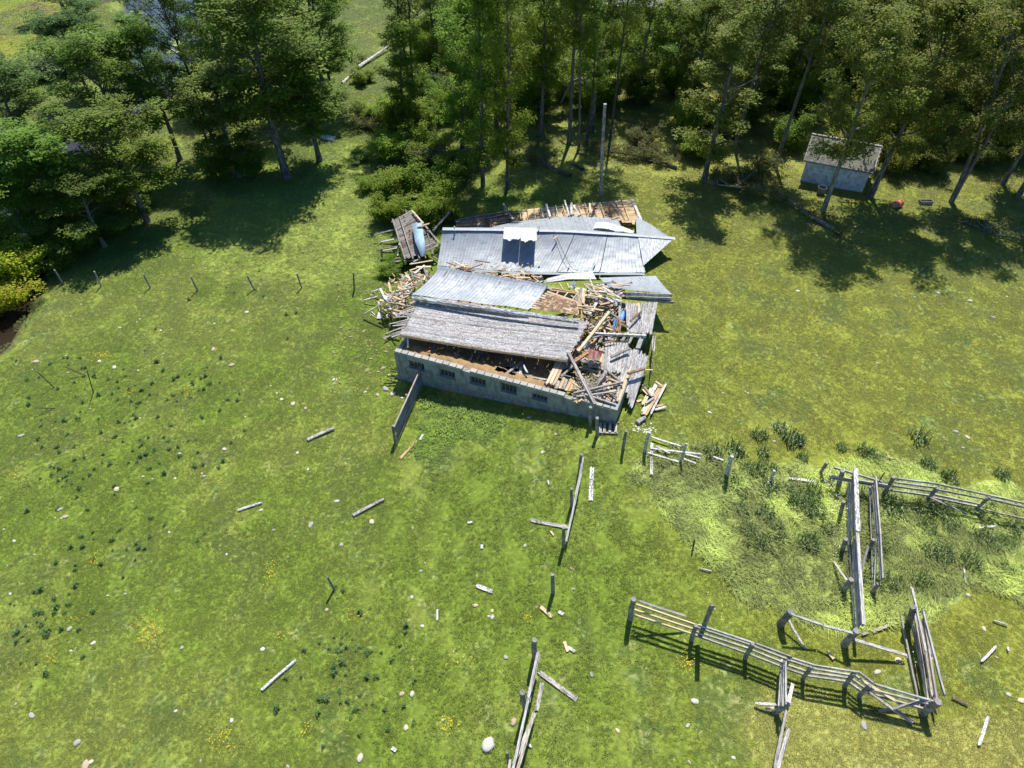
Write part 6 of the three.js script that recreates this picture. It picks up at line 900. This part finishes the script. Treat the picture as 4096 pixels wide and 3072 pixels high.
/* ---------- pasture: stones, thistles, flowers ---------- */
{
  const RK = [1, 2, 3, 4, 5].map(s => rockGeo(s)), rm = [[0.62, 0.58, 0.50], [0.70, 0.67, 0.60], [0.55, 0.44, 0.33], [0.45, 0.43, 0.40], [0.74, 0.62, 0.46]].map(c => M({ map: concreteTex, color: C(c[0] * 2.1, c[1] * 2.1, c[2] * 2.1), roughness: 0.95 })), tone = ['pale', 'white', 'tan', 'grey', 'sandy'], r = rng(66);
  const spots = [[447, 420], [757, 494], [576, 528], [1016, 510], [884, 437], [865, 456], [1188, 369], [1355, 466], [418, 667], [228, 708], [258, 710], [205, 757], [104, 726], [629, 705], [723, 742], [430, 775], [873, 762], [370, 867], [568, 1003], [885, 1063], [134, 1175], [663, 1203], [1136, 1287], [1418, 1260], [871, 1339], [904, 1433], [964, 1447], [1107, 1444], [1276, 1412], [1290, 1430], [1300, 1476], [1550, 1055], [1464, 728], [1349, 628], [1750, 906], [1780, 946], [1852, 974], [1930, 1002], [1710, 860], [737, 1514], [380, 1640], [2128, 1590], [1880, 1283], [1946, 1387], [2108, 820], [155, 635], [1560, 395], [512, 345], [1650, 1645], [838, 1590]].map(p => [p[0] * 0.633, 1000 + p[1] * 0.633]);
  for (const p of [[24, 152], [65, 560], [680, 570], [280, 800], [440, 780], [590, 870], [1070, 170], [1965, 122], [1730, 155], [2158, 248], [1432, 310], [100, 1255], [200, 1328], [490, 1498], [575, 1622], [540, 1645], [1465, 1360], [1110, 1300], [1150, 900], [1660, 910], [2065, 660], [450, 920], [790, 560], [220, 312], [90, 225], [350, 78], [390, 82], [412, 72], [1820, 1650], [1268, 1612]]) spots.push([p[0] * 0.633, 2022 + p[1] * 0.633]);
  for (const p of [[460, 1005], [550, 1005], [495, 1305], [825, 1245], [90, 1570], [1378, 682], [1230, 320], [1262, 325], [1985, 75], [1650, 235], [545, 150], [640, 405], [2135, 830], [1450, 1250], [915, 632]]) spots.push([1400 + p[0] * 0.452, 2322 + p[1] * 0.452]);
  for (const p of [[88, 748], [645, 948], [120, 1068], [705, 1262], [740, 1203], [640, 1455], [1830, 1393], [1820, 1245], [1818, 1300], [1605, 388], [1705, 255], [1505, 130], [1475, 1077], [1108, 1515], [345, 900], [1232, 1556]]) spots.push([1300 + p[0] * 0.5425, 1600 + p[1] * 0.5425]);
  for (const p of [[300, 780], [728, 1070], [45, 1330], [1070, 1570], [680, 1610], [665, 1285]]) spots.push([2450 + p[0] * 0.452, 2322 + p[1] * 0.452]);
  for (const p of [[525, 465], [628, 405], [455, 735], [1130, 390], [1190, 580], [985, 75], [1065, 245], [1255, 610]]) spots.push([3096 + p[0] * 0.788, 2322 + p[1] * 0.788]);
  for (const p of [[255, 515], [265, 520], [125, 590], [445, 150], [175, 520], [735, 410], [952, 155], [1070, 185], [1155, 245], [360, 695], [1020, 660], [1060, 680], [1045, 718], [870, 172], [1205, 170]]) spots.push([2700 + p[0] * 1.102, 1000 + p[1] * 1.102]);
  for (const p of [[270, 858], [335, 948], [290, 1125], [385, 1190], [35, 1165], [190, 1200], [500, 1240]]) spots.push([1450 + p[0] * K, 1200 + p[1] * K, 1.3]);
  for (const [u, v, big] of spots) { const k = Math.floor(r() * 5), p = P(u, v), s = (big || 1) * (0.045 + 0.085 * Math.pow(r(), 1.8)), m = top('field_stone', RK[k], rm[k], `${s > 0.09 ? 'larger' : s > 0.06 ? 'mid-sized' : 'small'} ${tone[k]} field stone lying in the pasture`, 'stone', 'stones in the pasture'); m.position.copy(p).add(V(0, s * 0.25, 0)); m.scale.set(s * rr(0.9, 1.4, r), s * 0.8, s); m.rotation.y = r() * 6.28; }
  const bs = top('white_boulder', rockGeo(12, 0.6), rm[1], 'big smooth white boulder near the leaning rail fence', 'stone'); bs.position.copy(P(1953, 2980, 0.08)); bs.scale.set(0.20, 0.22, 0.30); bs.rotation.y = -0.5;
  const pc = P(2578, 1712); scatter('spilled_chalk', rockGeo(21, 0.5), M({ color: C(0.75, 0.72, 0.62) }), Array.from({ length: 60 }, () => [pc.x + (r() - 0.5) * 1.3, pc.z + (r() - 0.5) * 0.7, rr(0.02, 0.06, r), 1, 1, 1, r() * 6, 0]), 'pale crumbled rubble spilled on the grass by the short log', 'rubble');
  /* thistles */
  const thg = [1, 2, 3].map(s => { const rr2 = rng(s * 5), gs = []; for (let k = 0; k < 3 + s; k++) { const x = (rr2() - 0.5) * 0.3, z = (rr2() - 0.5) * 0.3, h = 0.22 + 0.2 * rr2(); const st = tubeGeo([V(x, 0, z), V(x + 0.02, h, z)], [0.01, 0.006], 4).toNonIndexed(); st.deleteAttribute('uv'); gs.push(st); for (let j = 0; j < 9; j++) { const a = rr2() * 6.28, y = h * (0.15 + 0.85 * j / 9), l = 0.16 * (1.1 - 0.5 * j / 9), d = V(Math.cos(a), 0.25, Math.sin(a)), sd = V(-d.z, 0, d.x).multiplyScalar(0.03), o = V(x, y, z), g = new THREE.BufferGeometry().setFromPoints([o, o.clone().addScaledVector(d, l * 0.5).add(sd), o.clone().addScaledVector(d, l), o, o.clone().addScaledVector(d, l), o.clone().addScaledVector(d, l * 0.5).sub(sd)]); g.computeVertexNormals(); gs.push(g); } } return mergeGeometries(gs); });
  const thm = [[0.09, 0.18, 0.03], [0.075, 0.15, 0.035], [0.12, 0.20, 0.035]].map(c => new THREE.MeshPhysicalMaterial({ color: C(...c), roughness: 0.8, transmission: 0.2, thickness: 0 }));
  const areas = [[300, 1580, 560, 260, 110], [180, 1900, 330, 200, 38], [330, 2150, 330, 160, 26], [100, 2480, 200, 250, 36], [1290, 2700, 260, 330, 55], [640, 1820, 300, 120, 20], [900, 1180, 300, 120, 14], [360, 2950, 200, 100, 10], [1380, 2320, 150, 100, 8]]; let n = 0;
  const gs2 = (r2) => (r2() + r2() + r2()) / 1.5 - 1;
  for (const [u, v, du, dv, c] of areas) for (let i = 0; i < c; i++) { const p = P(u + du * 1.3 * gs2(r) + du * 0.35, v + dv * 1.3 * gs2(r)), k = Math.floor(r() * 3), s = rr(0.3, 0.8, r); if (creekDist(p.x, p.z) < 0.5 || n >= 296) continue; n++; const m = top('thistle', thg[k], thm[Math.floor(r() * 3)], `${s > 0.62 ? 'tall' : s > 0.46 ? 'middling' : 'low'} ${['sparse', 'leafy', 'bushy'][k]} dark green thistle in the pasture`, 'weed', 'thistles in the pasture'); m.position.copy(p); m.scale.setScalar(s); m.rotation.y = r() * 6.28; }
  /* tall weeds round the corral */
  const q4 = zz(2450, 1650, 0.4069), q5 = zz(3196, 1700, 0.4069);
  const tw = [[q4, 1640, 160], [q4, 1760, 280], [q4, 1830, 270], [q4, 1440, 230], [q4, 980, 400], [q4, 1170, 370], [q4, 1280, 800], [q4, 1540, 760], [q4, 1800, 880], [q4, 1960, 960], [q4, 1500, 1000], [q4, 1630, 1220], [q4, 1900, 1270], [q4, 1320, 560], [q4, 1420, 640], [q4, 2110, 1160], [q5, 650, 260], [q5, 750, 330], [q5, 1270, 400], [q5, 1470, 530], [q5, 1170, 130], [q5, 410, 230], [q5, 140, 860], [q5, 830, 1220], [q5, 1050, 930], [q5, 1480, 960], [q5, 1780, 1120], [q5, 1930, 1180], [q5, 2020, 1420], [q5, 1220, 1560], [q5, 1850, 880], [q5, 1230, 830], [q5, 900, 820], [q5, 1680, 1380], [q5, 1990, 500], [q5, 280, 560]];
  const wg = [1, 2, 3].map(k => { const g = tuftGeo(50 + k, 46, 0.85, 0.035, 0.75, 0.42), h = tuftGeo(60 + k, 60, 0.45, 0.06, 0.9, 0.7); return mergeGeometries([g, h]); }), wmats = [[0.13, 0.215, 0.035], [0.16, 0.24, 0.04], [0.11, 0.19, 0.035]].map(c => new THREE.MeshPhysicalMaterial({ color: C(...c), roughness: 0.8, transmission: 0.35, thickness: 0 }));
  for (let i = 0; i < 34; i++) tw.push(i % 2 ? [q4, rr(900, 2100, r), rr(380, 1350, r)] : [q5, rr(560, 2180, r), rr(620, 1560, r)]);
  tw.forEach(([q, x, y], i) => { const k = i % 3, s = rr(0.55, 1.15, r), m = top('weed_clump', wg[k], wmats[Math.floor(r() * 3)], `${['feathery', 'upright', 'spreading'][k]} ${s > 0.95 ? 'tall' : s > 0.75 ? 'mid-height' : 'low'} green weed clump ${q === q4 ? 'in the long grass before the chute' : 'around the rear corral fence'}`, 'weed', 'tall weeds by the corral'); m.position.copy(q.P(x, y)); m.scale.set(s, s * rr(0.8, 1.2, r), s); m.rotation.y = r() * 6.28; });
  /* flowers nobody could count */
  const fg = new THREE.ConeGeometry(0.03, 0.03, 5); fg.rotateX(Math.PI); const flower = (name, col, list, label, size = 1, hh = 0.12) => scatter(name, fg, M({ color: C(...col), roughness: 0.7 }), list.flatMap(([u, v, rx, ry, n]) => Array.from({ length: n }, () => { const p = P(u + 1.7 * rx * gs2(r), v + 1.7 * ry * gs2(r)); return [p.x, p.z, 0.45 * size * rr(0.7, 1.5, r), 1, 1, 1, r() * 6, hh * rr(0.7, 1.2, r)]; })), label, 'flowers');
  flower('yellow_flowers', [0.80, 0.55, 0.01], [[415, 1425, 45, 22, 130], [520, 1572, 30, 16, 40], [745, 1570, 25, 18, 36], [75, 1900, 50, 25, 60], [600, 2530, 60, 60, 170], [380, 2240, 25, 30, 45], [1085, 2290, 25, 50, 60], [310, 2480, 40, 20, 24], [200, 2640, 30, 20, 20], [890, 2960, 70, 60, 70], [1790, 2900, 50, 40, 60], [1830, 2640, 60, 40, 40], [2750, 2660, 40, 40, 60], [1420, 2470, 50, 30, 30], [1130, 2550, 40, 30, 20], [1220, 2920, 40, 30, 30], [2110, 2475, 20, 15, 20], [60, 200, 90, 60, 260], [40, 330, 60, 40, 90], [140, 90, 90, 60, 160]], 'small yellow flowers in patches over the pasture and meadow', 1.15);
  flower('white_daisies', [0.85, 0.85, 0.82], [[3330, 1990, 40, 90, 90], [3345, 2160, 30, 80, 30], [3130, 1730, 40, 20, 24], [3090, 1950, 50, 30, 24], [3300, 1930, 40, 40, 30], [3600, 2650, 40, 60, 10], [2870, 2480, 60, 60, 8]], 'small white daisies beside the chute fence', 1.1, 0.45);
  flower('red_flowers', [0.72, 0.10, 0.03], [[1790, 1578, 30, 8, 26], [1880, 1590, 60, 12, 40], [2070, 1630, 24, 10, 34], [1950, 1600, 40, 10, 16]], 'red and orange poppies under the concrete wall', 1.7, 0.4);
  flower('orange_flowers', [0.85, 0.42, 0.03], [[1800, 1585, 40, 12, 24], [1900, 1605, 60, 14, 24], [2075, 1640, 30, 12, 26], [2130, 1660, 60, 12, 16]], 'orange and yellow blooms under the concrete wall', 1.5, 0.35);
  flower('pale_fallen_leaves', [0.62, 0.60, 0.42], [[3400, 930, 300, 60, 150], [3700, 900, 250, 80, 110], [2900, 820, 200, 120, 60], [2700, 960, 60, 160, 40], [3900, 1000, 150, 120, 60], [1600, 420, 100, 130, 120]], 'pale torn leaves blown over the grass at the wood edge', 1.2, 0.04);
  { const pg = new THREE.CircleGeometry(0.22, 9, 0.3, 5.7); pg.rotateX(-Math.PI / 2); const m = new THREE.InstancedMesh(pg, M({ color: C(0.26, 0.32, 0.06), roughness: 0.5 }), 150); m.name = 'lily_pads'; let k = 0; for (const [u, v, rx, ry, c] of [[705, 165, 25, 35, 50], [545, 60, 30, 25, 36], [415, 195, 40, 12, 36], [690, 205, 25, 12, 20]]) for (let i = 0; i < c; i++) { const p = W(u + rx * gs2(r), v + ry * gs2(r), -0.6); if (creekDist(p.x, p.z) > 0.2) continue; _m.compose(p, _q.setFromAxisAngle(UP, r() * 6), V(1, 1, 1).multiplyScalar(rr(0.6, 1.3, r))); m.setMatrixAt(k++, _m); } m.count = k; scene.add(tag(m, 'lily pads floating on the dark pond', 'lily pads', null, 'stuff')); }
}
console.log('all done');
renderer.render(scene, camera);
